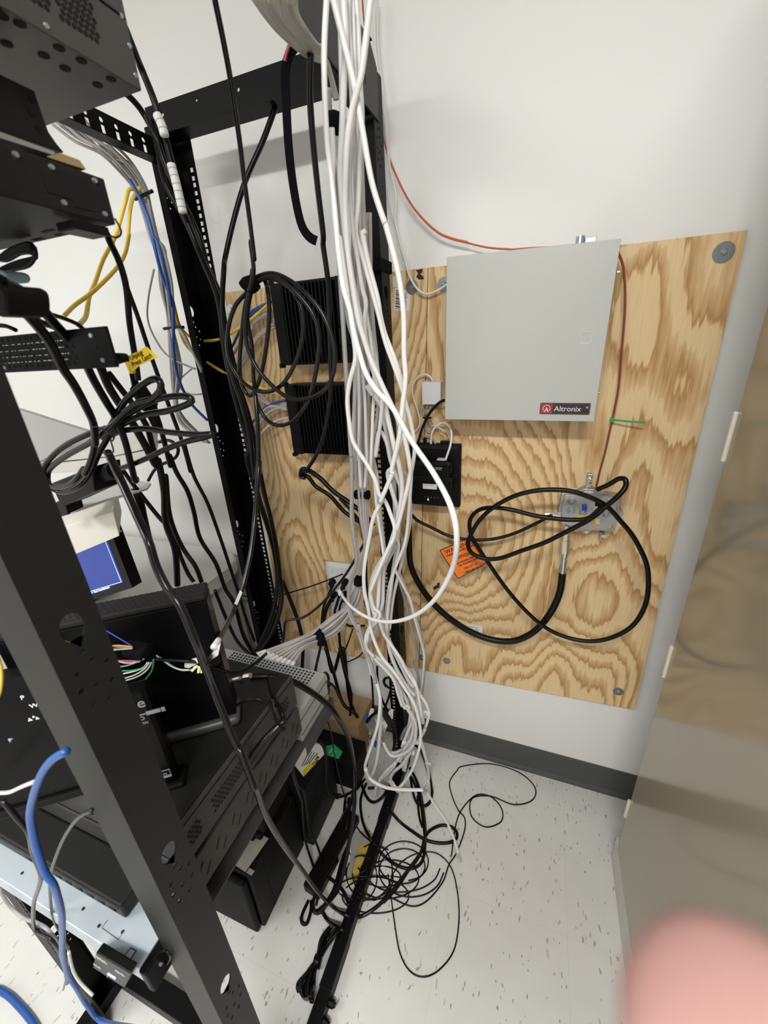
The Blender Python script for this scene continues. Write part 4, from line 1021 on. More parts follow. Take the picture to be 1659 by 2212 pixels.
# ---------------------------------------------------------------- floor equipment
def floor_gear():
    V = Vector((0, 0, 1))
    t = thing('battery_backup', 'large black battery backup on the floor with a worn paper label on top', 'battery backup', (-.7, -.57, 0))
    bm = BM(); box(bm, -.86, -.566, -.664, -.462, .001, .232, .004); link('case', bm, 'dark_plastic', t)
    bm = BM(); box(bm, -.858, -.574, -.682, -.665, .004, .222, .006); link('front_bezel', bm, 'soft_black', t)
    bm = BM(); box(bm, -.5665, -.565, -.615, -.613, .004, .225); link('panel_seam', bm, 'black_hole', t)
    q = [atZ(x, y, .2325) for x, y in ((482, 1852), (530, 1884), (580, 1812), (520, 1772))]
    bm = BM(); prism(bm, q, (0, 0, .0008)); o = link('rating_label', bm, 'old_paper', t); o['label'] = 'worn white paper label'
    q = [atZ(x, y, .2325) for x, y in ((532, 1885), (543, 1892), (550, 1882), (539, 1875))]; bm = BM(); prism(bm, q, (0, 0, .0009)); link('recycling_mark', bm, 'pale_ink', t)
    t = thing('battery_backup', 'black vented battery backup on the floor with white and yellow maker label and green sticker', 'battery backup', (-.62, -.36, 0))
    bm = BM(); box(bm, -.72, -.535, -.456, -.29, .001, .252, .004); link('case', bm, 'dark_plastic', t)
    bm = BM()
    for k in range(16): box(bm, -.5352, -.534, -.44 + k * .008, -.437 + k * .008, .10, .19)
    link('side_vent', bm, 'black_hole', t)
    zt = .2525
    q = [atZ(x, y, zt) for x, y in ((633, 1684), (656, 1598), (700, 1600), (702, 1628))]; 
    q = [atZ(x, y, zt) for x, y in ((640, 1600), (664, 1594), (700, 1612), (700, 1630), (656, 1678), (634, 1650))]
    bm = BM(); prism(bm, q, (0, 0, .0008)); o = link('rating_label', bm, 'paper_white', t); o['label'] = 'white maker label'
    q = [atZ(x, y, zt + .0008) for x, y in ((656, 1678), (690, 1640), (683, 1638), (654, 1664))]; bm = BM(); prism(bm, q, (0, 0, .0004)); link('yellow_band', bm, 'yellow_tag', o)
    for k in range(4):
        a = atZ(652 + k * 5, 1656 - k * 2, zt + .0008); b = atZ(668 + k * 6, 1622 + k * 1.5, zt + .0008)
        bm = BM(); tube(bm, [a, b], .0014, 4); link('printed_bar', bm, 'ink', o)
    a = atZ(686, 1634, zt + .001); b = atZ(694, 1652, zt + .001); text('APC', 0.017, atZ(684, 1632, zt + .001), atZ(674, 1652, zt) - atZ(684, 1630, zt), Vector((1, 0.4, 0)), 'ink', o, bold=.0004)
    q = [atZ(x, y, zt) for x, y in ((704, 1612), (722, 1608), (740, 1624), (732, 1640), (708, 1632))]; bm = BM(); prism(bm, q, (0, 0, .0008)); o = link('inspection_sticker', bm, 'green_plastic', t); o['label'] = 'green sticker with a white figure'
    a = atZ(712, 1622, zt + .001); bm = BM(); tube(bm, [atZ(712, 1626, zt + .001), atZ(718, 1618, zt + .001), atZ(725, 1624, zt + .001), atZ(720, 1632, zt + .001)], .001, 5); link('sticker_print', bm, 'paper_white', o)
    t = thing('black_case', 'black box with a rubber handle resting on the large battery backup', 'case', (-.7, -.5, .2335))
    bm = BM(); box(bm, -.85, -.572, -.585, -.465, .262, .330, .006); link('case', bm, 'dark_plastic', t)
    bm = BM(); box(bm, -.64, -.60, -.600, -.575, .2345, .262, .006); box(bm, -.62, -.58, -.594, -.575, .240, .262, .006); link('handle', bm, 'soft_black', t)
    bm = BM(); box(bm, -.84, -.66, -.58, -.47, .2336, .2615, .001); link('base', bm, 'black_steel', t)
    t = thing('power_brick', 'long black power brick lying on the floor beside the battery backups', 'power adapter', (-.49, -.46, 0))
    a0, a1 = atZ(657, 1925, 0), atZ(748, 1760, 0)
    d = (a1 - a0); d.z = 0; L_ = d.length; d.normalize(); s_ = Vector((d.y, -d.x, 0))
    bm = BM(); prism(bm, [a0, a0 + s_ * .052, a0 + s_ * .052 + d * L_, a0 + d * L_], (0, 0, .034), bev=.005); link('brick_body', bm, 'black_plastic', t)
    qq = a0 + s_ * .0525 + d * L_ * .45 + V * .010; bm = BM(); prism(bm, [qq, qq + d * .07, qq + d * .07 + V * .022, qq + V * .022], s_ * .0004); link('rating_label', bm, 'pale_ink', t)
    # carton, dark clutter at the back
    t = thing('cardboard_box', 'low brown cardboard box on the floor against the back wall', 'box', (-.6, -.09, 0))
    bm = BM(); box(bm, -.745, -.505, -.155, -.03, .001, .175, .001); link('box_body', bm, 'cardboard', t)
    bm = BM(); box(bm, -.744, -.506, -.094, -.088, .1752, .1757); link('flap_seam', bm, 'tan_foam', t)
    t = thing('black_carton', 'black box lying on the floor in front of the cardboard box', 'box', (-.6, -.22, 0))
    bm = BM(); box(bm, -.70, -.475, -.262, -.165, .001, .125, .003); link('box_body', bm, 'soft_black', t)
    t = thing('cable_tie_bag', 'clear bag of yellow cable ties lying on the floor by the base rail', 'bag', atZ(775, 1830, 0))
    q = [atZ(x, y, .001) for x, y in ((762, 1800), (800, 1795), (790, 1915), (752, 1900))]; bm = BM(); prism(bm, q, (0, 0, .004), bev=.001); link('bag', bm, 'clear_film', t)
    for k in range(7):
        bm = BM(); tube(bm, [atZ(777 + k * 3.2, 1822, .007), atZ(770 + k * 3.0, 1860, .008), atZ(757 + k * 2.6, 1905, .007)], .0012, 5); link('cable_tie', bm, 'yellow_tag', t)
    # red handled cutter
    t = thing('wire_cutter', 'red handled tool on the floor behind the hanging cables', 'tool', atZ(760, 1670, 0))
    for w_, sp in ((3, '740,1655! 755,1668! 774,1690!'), (3, '742,1650! 760,1660! 778,1684!')):
        cable('handle', None, sp, w_, 'red_handle', parent=t)
mat('dark_plastic', (0.0045, 0.0045, 0.0045), 0.5, spec=0.18, var=.1, bump=.1)
mat('clear_film', (0.80, 0.80, 0.76), 0.2, trans=.7)
mat('red_handle', (0.5, 0.02, 0.04), 0.4)
floor_gear()

def splitter():
    Y = -0.24
    def q(pts, y): return quadY([px('q', a, b) for a, b in pts], y)
    t = thing('coax_splitter', 'shiny metal coax splitter stack with blue caps at the foot of the rear post', 'splitter', atY(820, 1590, Y))
    bm = BM(); prism(bm, q([(760, 960), (900, 900), (990, 1060), (860, 1110)], Y), (0, .03, 0), bev=.002); link('splitter_body', bm, 'silver', t)
    bm = BM(); prism(bm, q([(800, 880), (830, 785), (870, 790), (860, 860), (890, 940)], Y + .03), (0, .003, 0), bev=.0006); link('mounting_ear', bm, 'paper_white', t)
    bm = BM(); prism(bm, q([(1030, 820), (1060, 790), (1085, 800), (1080, 900), (1030, 890)], Y + .03), (0, .003, 0), bev=.0006); link('mounting_ear', bm, 'paper_white', t)
    bm = BM(); prism(bm, q([(960, 930), (990, 925), (1020, 980), (990, 1020), (955, 1000)], Y + .01), (0, .003, 0), bev=.0006); link('mounting_ear', bm, 'paper_white', t)
    for a, b, m in (((790, 845), (790, 900), 'blue_cap'), ((888, 1150), (884, 1205), 'blue_cap'), ((825, 1060), (820, 1100), 'brass_nickel'), ((960, 1080), (975, 1130), 'brass_nickel'), ((820, 1140), (822, 1175), 'brass_nickel'), ((880, 880), (890, 920), 'brass_nickel')):
        A = atY(*px('q', *a), Y - .004); B = atY(*px('q', *b), Y - .006); bm = BM(); cyl(bm, A, B, .0042, .0042, 10); link('port_cap' if m == 'blue_cap' else 'connector', bm, m, t)
    t = thing('coax_coupler', 'blue banded coax couplers hanging between the white cables at outlet height', 'connector', atY(795, 1315, -.2))
    for a, b, m in (((1030, 1040), (1035, 1095), 'blue_cap'), ((1000, 1000), (1010, 1035), 'vga_blue'), ((1040, 1095), (1045, 1130), 'brass_nickel'), ((1015, 1150), (1035, 1185), 'brass_nickel')):
        A = atY(*px('h', *a), -.2); B = atY(*px('h', *b), -.2); bm = BM(); cyl(bm, A, B, .0042, .0042, 10); link('coupler', bm, m, t)
splitter()

# ---------------------------------------------------------------- tall cabinet on the right
def cabinet():
    t = thing('storage_cabinet', 'tall glossy beige metal cabinet along the right side of the room', 'cabinet', (.55, -.8, 0))
    X = 0.300
    bm = BM(); box(bm, X + .020, .76, -1.35, -.243, .105, 1.95, .002); link('carcass', bm, 'cabinet_enamel', t)
    bm = BM(); box(bm, X, X + .0195, -1.35, -.236, .107, 1.95, .0025); d = link('door', bm, 'cabinet_enamel', t)
    bm = BM(); box(bm, X + .004, .76, -1.35, -.20, 0, .100, .002); o = link('plinth', bm, 'warm_white_steel', t)
    for (x, y, x2, y2) in ((1605, 902, 1576, 1008), (1455, 1414, 1437, 1478), (1358, 1732, 1351, 1778)):
        A = atX(x, y, X - .004); B = atX(x2, y2, X - .004)
        bm = BM(); cyl(bm, (X - .002, -.237, A.z), (X - .002, -.237, B.z), .0042, n=10); cyl(bm, (X - .002, -.237, A.z), (X - .002, -.237, A.z + .004), .005, .003, n=10)
        link('hinge', bm, 'hinge_cream', d)
mat('hinge_cream', (0.62, 0.56, 0.45), 0.3, spec=.8)
cabinet()

# ================================================================== CABLES
def C_(label, spec, w, m, group=None, name='network_cable', cat='cable', end=None, start=None, fl=None, **k):
    if name == 'network_cable' and w > 7.5 and m in (W_, D_): w *= 0.88
    o, C, r = cable(name, label, spec, w, m, group, cat, **k)
    if end: plug(o, C[-1], C[-1] - C[-3], m=end)
    if start: plug(o, C[0], C[0] - C[2], m=start)
    if fl:
        for f_ in (fl if isinstance(fl, (list, tuple)) else [fl]): flag(o, C, abs(f_), side=1 if f_ > 0 else -1)
    return o, C
W_, D_, G_, S_, B_ = 'white_jacket', 'dull_white_jacket', 'lilac_grey_jacket', 'shade_grey_jacket', 'black_jacket'
g1 = 'white network cables hanging in front of the rear right post'
# --- front white cables
C_('thick white cable making the big open loop that ends at the outlet', 'f 758,-20@-0.47 742,300 745,600 760,900 790,1150 815,1400 g 835,200 865,420 905,560 930,700 965,830 1010,970 1080,1080 1180,1190 1300,1400@-0.55 1450,1620 h 1560,420@-0.62 1590,620@-0.62 1560,800 1460,980@-0.55 1330,1090 1180,1135 1050,1120 940,1060 880,1000 850,955@-0.30', 13.5, W_, g1, end='paper_white')
C_('white cable crossing left to right near the ceiling, then falling beside the post', 'f 795,-20@-0.44 850,200 900,400 950,620 990,850 1050,1180 1130,1430 g 1130,0 1180,180 1225,380 1250,600 1253,850 1262,1000 1240,1200 1220,1380 1170,1600 h 1180,180@-0.42 1100,370 r 830,780 740,960 700,1150 650,1440 650,1650 690,1850 m 190,560@-0.36 280,780 400,930 500,1080 600,1250 650,1450 655,1600 620,1750 560,1900@-0.30 450,2040 395,2010', 11, W_, g1, end='clear_plastic')
C_('white cable crossing right to left in the X near the ceiling', 'f 1040,-20@-0.45 985,440 950,590 915,730 885,950 875,1300 g 890,150 920,380 960,620 1000,760 1040,880 1130,1080 1200,1230@-0.42 1260,1400 1290,1560 h 1290,200 1250,380 1200,560 1130,740 1060,850 1035,960 1060,1080 m 240,400@-0.34 300,560 350,640 460,800 520,920 600,1050 650,1150 710,1240 735,1330 715,1430 670,1540@-0.26', 11, W_, g1, fl=-0.93)
C_('white cable with bluish edge shadow falling left of the crossing, ending in a low loop', 'f 865,-20@-0.43 880,300 870,500 858,800 845,1100 868,1400 g 880,100 915,330 960,560 1000,740 1060,960 1120,1130 1160,1300 1200,1480@-0.38 h 1215,100 1240,300 1200,520 1150,680 1100,800 1090,950 1075,1080 1010,1230 1020,1330 m 175,740@-0.33 200,900 250,1080 270,1220 250,1420 200,1600 140,1780 130,1860 180,1960 300,2030 420,2055@-0.34 560,2062 680,2062', 10.5, W_, g1)
C_('white cable skirting the right side of the bundle to a clear plug by the baseboard', 'f 945,-20@-0.40 960,200 970,500 985,760 970,1000 960,1300 g 945,60 980,200 1030,380 1080,560 1130,760 1180,900 1230,1040 1270,1180 1300,1300@-0.38 1320,1450 1300,1600 h 1300,180 1285,400 1260,620 1200,780 1160,900 1140,1060 m 350,600@-0.30 470,820 560,960 610,1050 640,1180 655,1280 668,1370', 10, W_, g1, end='clear_plastic')
C_('white cable bowing left at switch height, then running to the lower right', 'f 790,820@-0.42 800,1000 795,1200 820,1500 g 840,100 870,300 900,520 930,740 940,880 905,1020 890,1150 905,1300 r 540,230 600,340 690,480 760,620 790,740 850,810 900,930 940,1060 930,1160 870,1280 800,1440@-0.38 720,1640 710,1700 740,1820 800,1900 m 170,540 150,620 140,700 200,770 280,830 380,950 460,1110 500,1250 580,1340 610,1450 600,1540@-0.28 550,1640 470,1740 370,1870 280,1960 270,2010', 10, W_, g1, end='clear_plastic', fl=0.78)
C_('white cable in the middle of the bundle, tracking right past the modem', 'f 905,-20@-0.42 900,150 920,400 935,700 915,900 905,1200 930,1500 g 950,200 985,420 1010,520 1000,640 1020,800 1080,950 1110,1100 1105,1250 1070,1500@-0.40 r 790,140 860,240 900,420 950,560 1005,700 1020,820 990,960 960,1100 980,1240 950,1380 950,1470@-0.32 m 490,110 560,250 600,420 650,600 690,760 685,900 670,1050 650,1150@-0.24', 10, D_, g1)
C_('white cable that swings out right beside the barcode sticker and down to the outlet fan', 'f 1005,1500@-0.38 g 985,60 1020,250 1080,480 1100,600 1130,720 1200,900 1240,1050@-0.38 1255,1180 1240,1350 1180,1560 h 1150,200 1210,420 1215,560 1180,640 1110,740 1050,850 1035,980 1070,1060 m 330,480 350,640 400,720 480,830 520,930 570,1000 610,1080 m 630,1250@-0.26 610,1400 520,1680 m 500,1820', 10, W_, g1, end='clear_plastic', fl=(0.86,))
C_('white cable along the right face of the post, bent sharply at the modem', 'g 1060,1100@-0.36 1120,1200 1165,1330 1190,1480 h 1160,20 1190,140 1240,290 1245,330 1220,480 1210,620 1160,720 1120,820 1110,980 1060,1100 m 240,500 180,620 160,740@-0.3 300,870 380,940 430,1060 470,1200 540,1300 600,1400 612,1500 590,1620 m 520,1700 400,1740 340,1690 300,1610', 9.5, D_, g1, start='clear_plastic')
C_('white cable reaching furthest right on the floor with a clear plug', 'm 130,1860@-0.36 180,1960 300,2030 420,2055 560,2062 690,2065! j 1400,180! 1450,260! 1520,360! 1570,470! 1600,570!', 8, W_, g1, end='clear_plastic', fl=-0.62)
C_('dull white cable looping low beside the coax splitter stack', 'm 130,700@-0.32 170,860 230,1040 270,1180 275,1350 265,1560 240,1760 200,1900 160,1950 130,1880', 9, D_, g1)
C_('white cable at the right edge of the lower spread with a small flag on it', 'm 650,1560@-0.24 690,1700 720,1820 735,1960! 710,2060!', 8, W_, g1, end='clear_plastic', fl=0.5)
C_('grey white cable with flag crossing low from the splitter to the right', 'm 300,1620@-0.28 340,1690 400,1710 480,1680 560,1640 640,1580 700,1480', 8, D_, g1, fl=0.75, start='brass_nickel')
C_('pair-end white cable with a flag dropping beside the foot of the post', 'm 600,1460@-0.26 560,1600 560,1680 530,1760 510,1840', 8, D_, g1, end='clear_plastic', fl=0.55)
C_('white cable curling to a plug left of the base rail', 'm 420,1800@-0.3 330,1880 260,1970 235,2030 220,2090', 8, D_, g1, end='clear_plastic')
C_('white cable curving to a plug over the base rail', 'm 560,1700@-0.27 480,1820 400,1890 370,1950 380,2010 420,2050', 8, D_, g1, end='clear_plastic')
# --- background thin white runs on the wall
C_('thin cream cable down the wall to the washer left of the grey enclosure', 'f 1062,-20@-0.03 1068,300 1100,560 1140,850 1160,1050 1200,1250 1195,1400 1215,1500 g 1230,150 1260,250 1290,350 1340,430 1400,460 1480,430 1530,395@-0.03', 5, 'white_jacket', name='thin_cable')
C_('second thin cream cable down the wall just right of the post', 'f 1082,-20@-0.02 1085,280 1120,600 1150,900 1150,1200 1190,1400 1250,1659 g 1262,240 1280,320@-0.03', 5, 'white_jacket', name='thin_cable')
# --- middle layer of shaded cables
g2 = 'grey white cables packed in the middle of the hanging bundle'
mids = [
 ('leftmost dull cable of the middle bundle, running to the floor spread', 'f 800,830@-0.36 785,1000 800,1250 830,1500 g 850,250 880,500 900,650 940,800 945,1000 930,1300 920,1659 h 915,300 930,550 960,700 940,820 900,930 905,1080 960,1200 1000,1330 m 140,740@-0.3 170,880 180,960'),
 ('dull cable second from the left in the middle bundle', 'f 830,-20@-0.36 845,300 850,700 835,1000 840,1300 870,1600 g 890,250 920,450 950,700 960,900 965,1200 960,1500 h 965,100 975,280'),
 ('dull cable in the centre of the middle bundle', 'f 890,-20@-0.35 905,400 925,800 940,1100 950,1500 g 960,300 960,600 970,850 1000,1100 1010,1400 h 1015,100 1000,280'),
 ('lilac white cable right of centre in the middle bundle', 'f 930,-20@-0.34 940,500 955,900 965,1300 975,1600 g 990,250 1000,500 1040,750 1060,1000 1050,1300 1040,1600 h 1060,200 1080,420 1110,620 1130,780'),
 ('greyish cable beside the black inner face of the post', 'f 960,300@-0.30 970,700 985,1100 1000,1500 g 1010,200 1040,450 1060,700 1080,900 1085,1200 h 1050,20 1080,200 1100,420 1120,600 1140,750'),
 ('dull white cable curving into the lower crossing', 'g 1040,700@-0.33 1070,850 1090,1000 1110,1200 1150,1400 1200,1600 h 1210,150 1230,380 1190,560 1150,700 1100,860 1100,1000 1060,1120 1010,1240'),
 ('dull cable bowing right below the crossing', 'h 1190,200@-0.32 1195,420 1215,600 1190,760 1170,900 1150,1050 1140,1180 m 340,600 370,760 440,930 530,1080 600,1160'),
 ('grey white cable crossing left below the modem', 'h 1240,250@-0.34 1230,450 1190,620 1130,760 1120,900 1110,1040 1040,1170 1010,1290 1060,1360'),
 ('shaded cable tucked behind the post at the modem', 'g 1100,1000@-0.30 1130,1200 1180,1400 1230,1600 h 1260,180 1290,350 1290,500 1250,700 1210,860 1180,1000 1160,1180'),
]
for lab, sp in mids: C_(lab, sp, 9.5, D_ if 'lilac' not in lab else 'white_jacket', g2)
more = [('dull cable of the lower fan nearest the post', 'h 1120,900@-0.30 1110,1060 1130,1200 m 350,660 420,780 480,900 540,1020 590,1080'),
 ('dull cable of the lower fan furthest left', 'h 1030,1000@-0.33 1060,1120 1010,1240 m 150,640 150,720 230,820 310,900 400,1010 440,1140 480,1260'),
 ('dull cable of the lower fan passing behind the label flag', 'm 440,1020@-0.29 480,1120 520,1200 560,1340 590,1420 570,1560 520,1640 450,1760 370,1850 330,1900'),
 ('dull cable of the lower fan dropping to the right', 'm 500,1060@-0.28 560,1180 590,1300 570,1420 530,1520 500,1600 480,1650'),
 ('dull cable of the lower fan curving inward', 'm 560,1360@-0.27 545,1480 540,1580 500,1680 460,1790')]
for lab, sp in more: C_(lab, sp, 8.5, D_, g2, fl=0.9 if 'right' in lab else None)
C_('single dark grey cable hanging left of the lilac bundle', 'f 770,560@-0.40 775,700 790,900 810,1200 g 905,1350@-0.38 915,1500 r 530,480 530,760 530,1000 560,1220 575,1340 560,1450 510,1600 500,1750 530,1900 560,1960 590,2050@-0.34 h 960,1150 1000,1300 1040,1400 m 190,880 230,1040', 8, S_)
C_('grey cable dropping right of the post past the loop', 'h 1210,830@-0.20 1260,1000 1290,1130 1340,1350 m 590,850@-0.16 630,950 640,1080', 6.5, S_)
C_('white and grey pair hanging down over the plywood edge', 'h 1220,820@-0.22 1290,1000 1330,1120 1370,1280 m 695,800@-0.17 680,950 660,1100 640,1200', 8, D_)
C_('slim grey cable bowing right of the pair over the baseboard', 'm 590,370@-0.17 640,500 690,780 690,900 670,1120 640,1230 600,1330 560,1420 500,1500 470,1580', 7, S_)

# --- velcroed lilac bundle
g3 = 'lilac grey cables of the strapped bundle bending to the desktop computer'
offs = [-22, -16, -10, -4, 2, 8, 14, 20, 25]
for i, o_ in enumerate(offs):
    k = i / 8.0
    top = [(925 + k * 110, -60), (925 + k * 115, 250), (930 + k * 110, 560), (940 + k * 85, 830), (935 + k * 90, 1050), (930 + k * 95, 1400)]
    sp = 'g ' + ' '.join('%d,%d' % q for q in top[:1]) + '@%.3f ' % (-0.262 - (i * 5 % 7) * .004) + ' '.join('%d,%d' % q for q in top[1:])
    sp += ' h %d,%d %d,%d %d,%d %d,%d %d,%d %d,%d' % (945 + k * 75, 180, 958 + k * 60, 320, 975 + k * 45, 480, 1000 + k * 30, 640, 975 + k * 20, 780, 958 + k * 18, 880)
    if i % 9 < 8:
        sp += ' h %d,%d %d,%d %d,%d@%.3f %d,%d' % (925 + k * 55, 960, 870 + k * 75, 1050, 785 + k * 55, 1110 + k * 95, -0.29 - (i * 3 % 5) * .005, 675 + k * 45, 1195 + k * 75)
        ex, ey = 330 + i * 26, 1340 + i * 11
        sp += ' %d,%d %d,%d@-0.44' % (560 + k * 60, 1250 + k * 60, ex + 30, ey - 14)
    o, C = C_('strapped lilac grey cable', sp, 6.6, G_, g3)
    o['label'] = 'strapped lilac cable with boot %s on the silver desktop' % ['furthest left', 'second from the left', 'third from the left', 'fourth from the left', 'fourth from the blue plug', 'third from the blue plug', 'second from the blue plug', 'nearest the blue plug', ''][i] if i < 8 else 'strapped lilac grey cable that ends inside the bundle at the lower strap'
    if i < 8:
        P, d = C[-1], (C[-1] - C[-3]).normalized()
        bm = BM(); cyl(bm, P - d * .004, P + d * .026, .0048, .0052, 10); b_ = link('plug_boot', bm, 'paper_white', o); b_['label'] = 'white plug boot'
wrap('h 943,320@-0.285 1027,322', 'black velcro strap round the upper lilac grey bundle', 15, r=.0105)
wrap('h 962,852@-0.31 958,895', 'black velcro strap where the lilac grey bundle starts to bend', 15, r=.0105)
wrap('h 690,1195@-0.345 715,1230 725,1275', 'wide black velcro strap round the bent lilac grey bundle', 20, r=.0115)
wrap('f 775,790@-0.40 805,780 840,800', 'black velcro strap on the white bundle under the top rail', 24, r=.0125)
wrap('g 965,1010@-0.25 990,1020', 'black velcro strap on the bundle beside the lower switch', 18, r=.010)

# --- beige bundle over the top rail
g4 = 'beige cables sweeping down from the ceiling behind the white ones'
for i in range(9):
    k = i / 8.0
    yj = -.60 - (i * 5 % 7) * .008
    sp = 'f %d,-60@YY %d,0@YY %d,%d %d,%d %d,%d@-0.42 %d,%d %d,%d %d,%d %d,640@-0.30' % (250 + k * 270, 300 + k * 250, 375 + k * 190, 110 - k * 20, 460 + k * 150, 210 - k * 40, 570 + k * 90, 310 - k * 70, 640 + k * 60, 360 - k * 70, 700 + k * 30, 385 - k * 80, 760, 420 - k * 40, 810 + k * 20)
    sp = sp.replace('YY', '%.3f' % yj)
    C_('beige cable of the ceiling sweep, %s in the fan' % ['outermost lower', 'second from the outer edge', 'third from the outer edge', 'fourth from the outer edge', 'middle', 'fourth from the inner edge', 'third from the inner edge', 'second from the inner edge', 'innermost upper'][i], sp, 9.2, 'beige_jacket', g4)

# --- beige bundle at the left post
g5 = 'grey cables arching down the rear left post'
for i in range(10):
    k = i / 9.0
    jt = lambda q: ((i * 7 + q * 5) % 11 - 5) * 3.2
    sp = 'a %d,%d@-0.30 %d,%d %d,%d %d,%d %d,%d@YY %d,%d %d,%d' % (330 + k * 190, 790 - k * 40 + jt(1), 480 + k * 140, 880 - k * 30 + jt(2) * 1.5, 640 + k * 110, 985 - k * 20 + jt(3) * 1.5, 760 + k * 90, 1080 - k * 30 + jt(4), 850 + k * 85, 1200, 905 + k * 60, 1330, 960 + k * 50, 1520)
    sp = sp.replace('YY', '%.3f' % (-.19 - (i * 3 % 5) * .006))
    sp += ' b %d,180 %d,400 %d,640@%.3f' % (1000 + k * 60 + jt(5), 1035 + k * 55 + jt(6) * 1.3, 1075 + k * 45, -.18 - (i * 3 % 5) * .005)
    if i < 6:
        sp += ' b %d,%d %d,%d v %d,%d %d,%d %d,%d %d,%d' % (1085 + k * 90, 800, 1095 + k * 120, 960, 990 + k * 80, 380, 1020 + k * 100, 560, 1100 + k * 180, 750 - k * 30, 1400 + k * 160, 980 + k * 40)
    else:
        sp += ' b %d,%d %d,%d %d,%d' % (1130 + k * 40, 700, 1200 + k * 20, 800, 1290, 900 + k * 60)
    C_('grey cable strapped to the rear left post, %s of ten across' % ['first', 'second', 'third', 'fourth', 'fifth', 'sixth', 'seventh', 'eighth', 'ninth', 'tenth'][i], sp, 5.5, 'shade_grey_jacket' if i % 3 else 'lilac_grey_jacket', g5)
C_('thin grey cable bowing away left from the post bundle', 'b 985,300@-0.2 950,480 945,620 990,740 1080,860 1250,940', 4, S_)
C_('grey cable looping left between the post and the coiled cord', 'b 1230,935@-0.12 1160,1000 1150,1060 1220,1100 1290,1100', 3.5, S_)
C_('upper yellow cable from the post strap hanging left to the thin rack unit', 'a 895,1200@-0.22 840,1300 820,1500 b 825,80@-0.30 800,200 740,300 600,440 480,530 410,600@-0.55', 8, 'yellow_jacket')
C_('lower yellow cable from the post strap hanging left, crossing the first', 'a 890,1230@-0.22 830,1210 800,1300 750,1480 b 730,110@-0.3 660,240 610,380 570,480 550,600 505,655@-0.55', 8, 'yellow_jacket')
C_('yellow cable down the post to the upper switch', 'a 930,1260@-0.19 970,1420 b 1020,220@-0.19 1080,420 1120,560 1150,660 1210,730 1290,760 1400,750 g 0,762@-0.10 100,735 180,690 230,650 300,600@-0.07 400,510', 6, 'yellow_jacket')
C_('yellow cable down the post to the lower switch', 'a 940,1260@-0.185 975,1440 b 1030,240@-0.185 1090,440 1130,600 1150,700 1200,800 1300,880 1430,960 g 0,905@-0.11 150,985 260,1030 380,1075 500,1115@-0.07', 6, 'yellow_jacket')
C_('blue cable from the post strap down behind the coiled cord', 'a 830,1150@-0.24 900,1280 950,1430 985,1560 b 1000,200@-0.24 1040,350 1100,500 1110,640 1110,800@-0.23 1130,950 1170,1070 1230,1170 1330,1270@-0.17', 7, 'blue_jacket')
C_('second blue cable beside the first on the rear left post', 'a 850,1180@-0.24 905,1290 950,1400 985,1520 b 1000,110@-0.24 1050,280 1080,430 1095,540', 7, 'blue_jacket')
wrap('a 865,1275@-0.22 975,1222', 'thin black strap at the top of the grey post bundle', 10, m='black_jacket', name='cable_strap', r=.0035)
wrap('b 1048,682@-0.2 1120,672 1175,672', 'thin black strap halfway down the grey post bundle', 10, m='black_jacket', name='cable_strap', r=.0035)
wrap('f 1015,0@-0.1 1016,2', 'tiny black tie high on the wall cable', 5, m='black_jacket', name='cable_strap', r=.002) if False else None

# --- switch port cables
for (nm, zz, lst) in (('upper', -0.06, ((('blue', 'blue_jacket', 'g 400,515@-0.05 330,540 250,600 180,740 145,810 120,850'),
                                          ('second blue', 'blue_jacket', 'g 405,505@-0.05 300,570 240,640 190,720 150,800 100,850 20,845'),
                                          ('first lilac grey', G_, 'g 405,560@-0.05 340,580 270,680 250,760 200,880 160,960'),
                                          ('second lilac grey', G_, 'g 410,600@-0.05 330,620 260,690 200,780 150,860 100,900'),
                                          ('third lilac grey', G_, 'g 425,650@-0.05 360,690 290,760 250,860 190,930'),
                                          ('white', D_, 'g 410,580@-0.05 350,600 290,650 250,760 210,900 190,960'),
                                          ('fourth lilac grey', G_, 'g 428,670@-0.05 340,720 280,800 230,900 170,970 110,1000')))),
                       ('lower', -0.06, ((('blue', 'blue_jacket', 'g 500,1140@-0.05 430,1155 360,1190 300,1260 240,1325 180,1350'),
                                          ('first lilac grey', G_, 'g 505,1165@-0.05 420,1180 330,1100 300,1110'),
                                          ('second lilac grey', G_, 'g 505,1190@-0.05 400,1170 330,1130 230,1060 170,1020 110,1010'),
                                          ('first white', D_, 'g 505,1200@-0.05 430,1180 370,1190 310,1270 270,1370 240,1400'),
                                          ('second white', D_, 'g 515,1250@-0.05 440,1270 370,1320 300,1400 270,1440'),
                                          ('third lilac grey', G_, 'g 505,1180@-0.05 400,1210 330,1290 260,1380 200,1430 120,1400'))))):
    for nm2, m_, sp in lst:
        C_('%s patch cable leaving the left side of the %s black switch' % (nm2, nm), sp, 5.5, m_, 'patch cables at the %s switch' % nm)
for nm, x, y in (('upper', 592, 642), ('lower', 621, 852)):
    P = atY(x, y, -.055); bm = BM(); box(bm, P.x - .012, P.x + .008, P.y - .008, P.y + .008, P.z - .006, P.z + .006, .001); box(bm, P.x - .004, P.x + .004, P.y - .012, P.y, P.z - .009, P.z + .009, .001)
    tag(link('cable_boot', bm, 'yellow_tag'), 'yellow plug body at the top left port of the %s black switch' % nm, 'plug', 'yellow plugs')

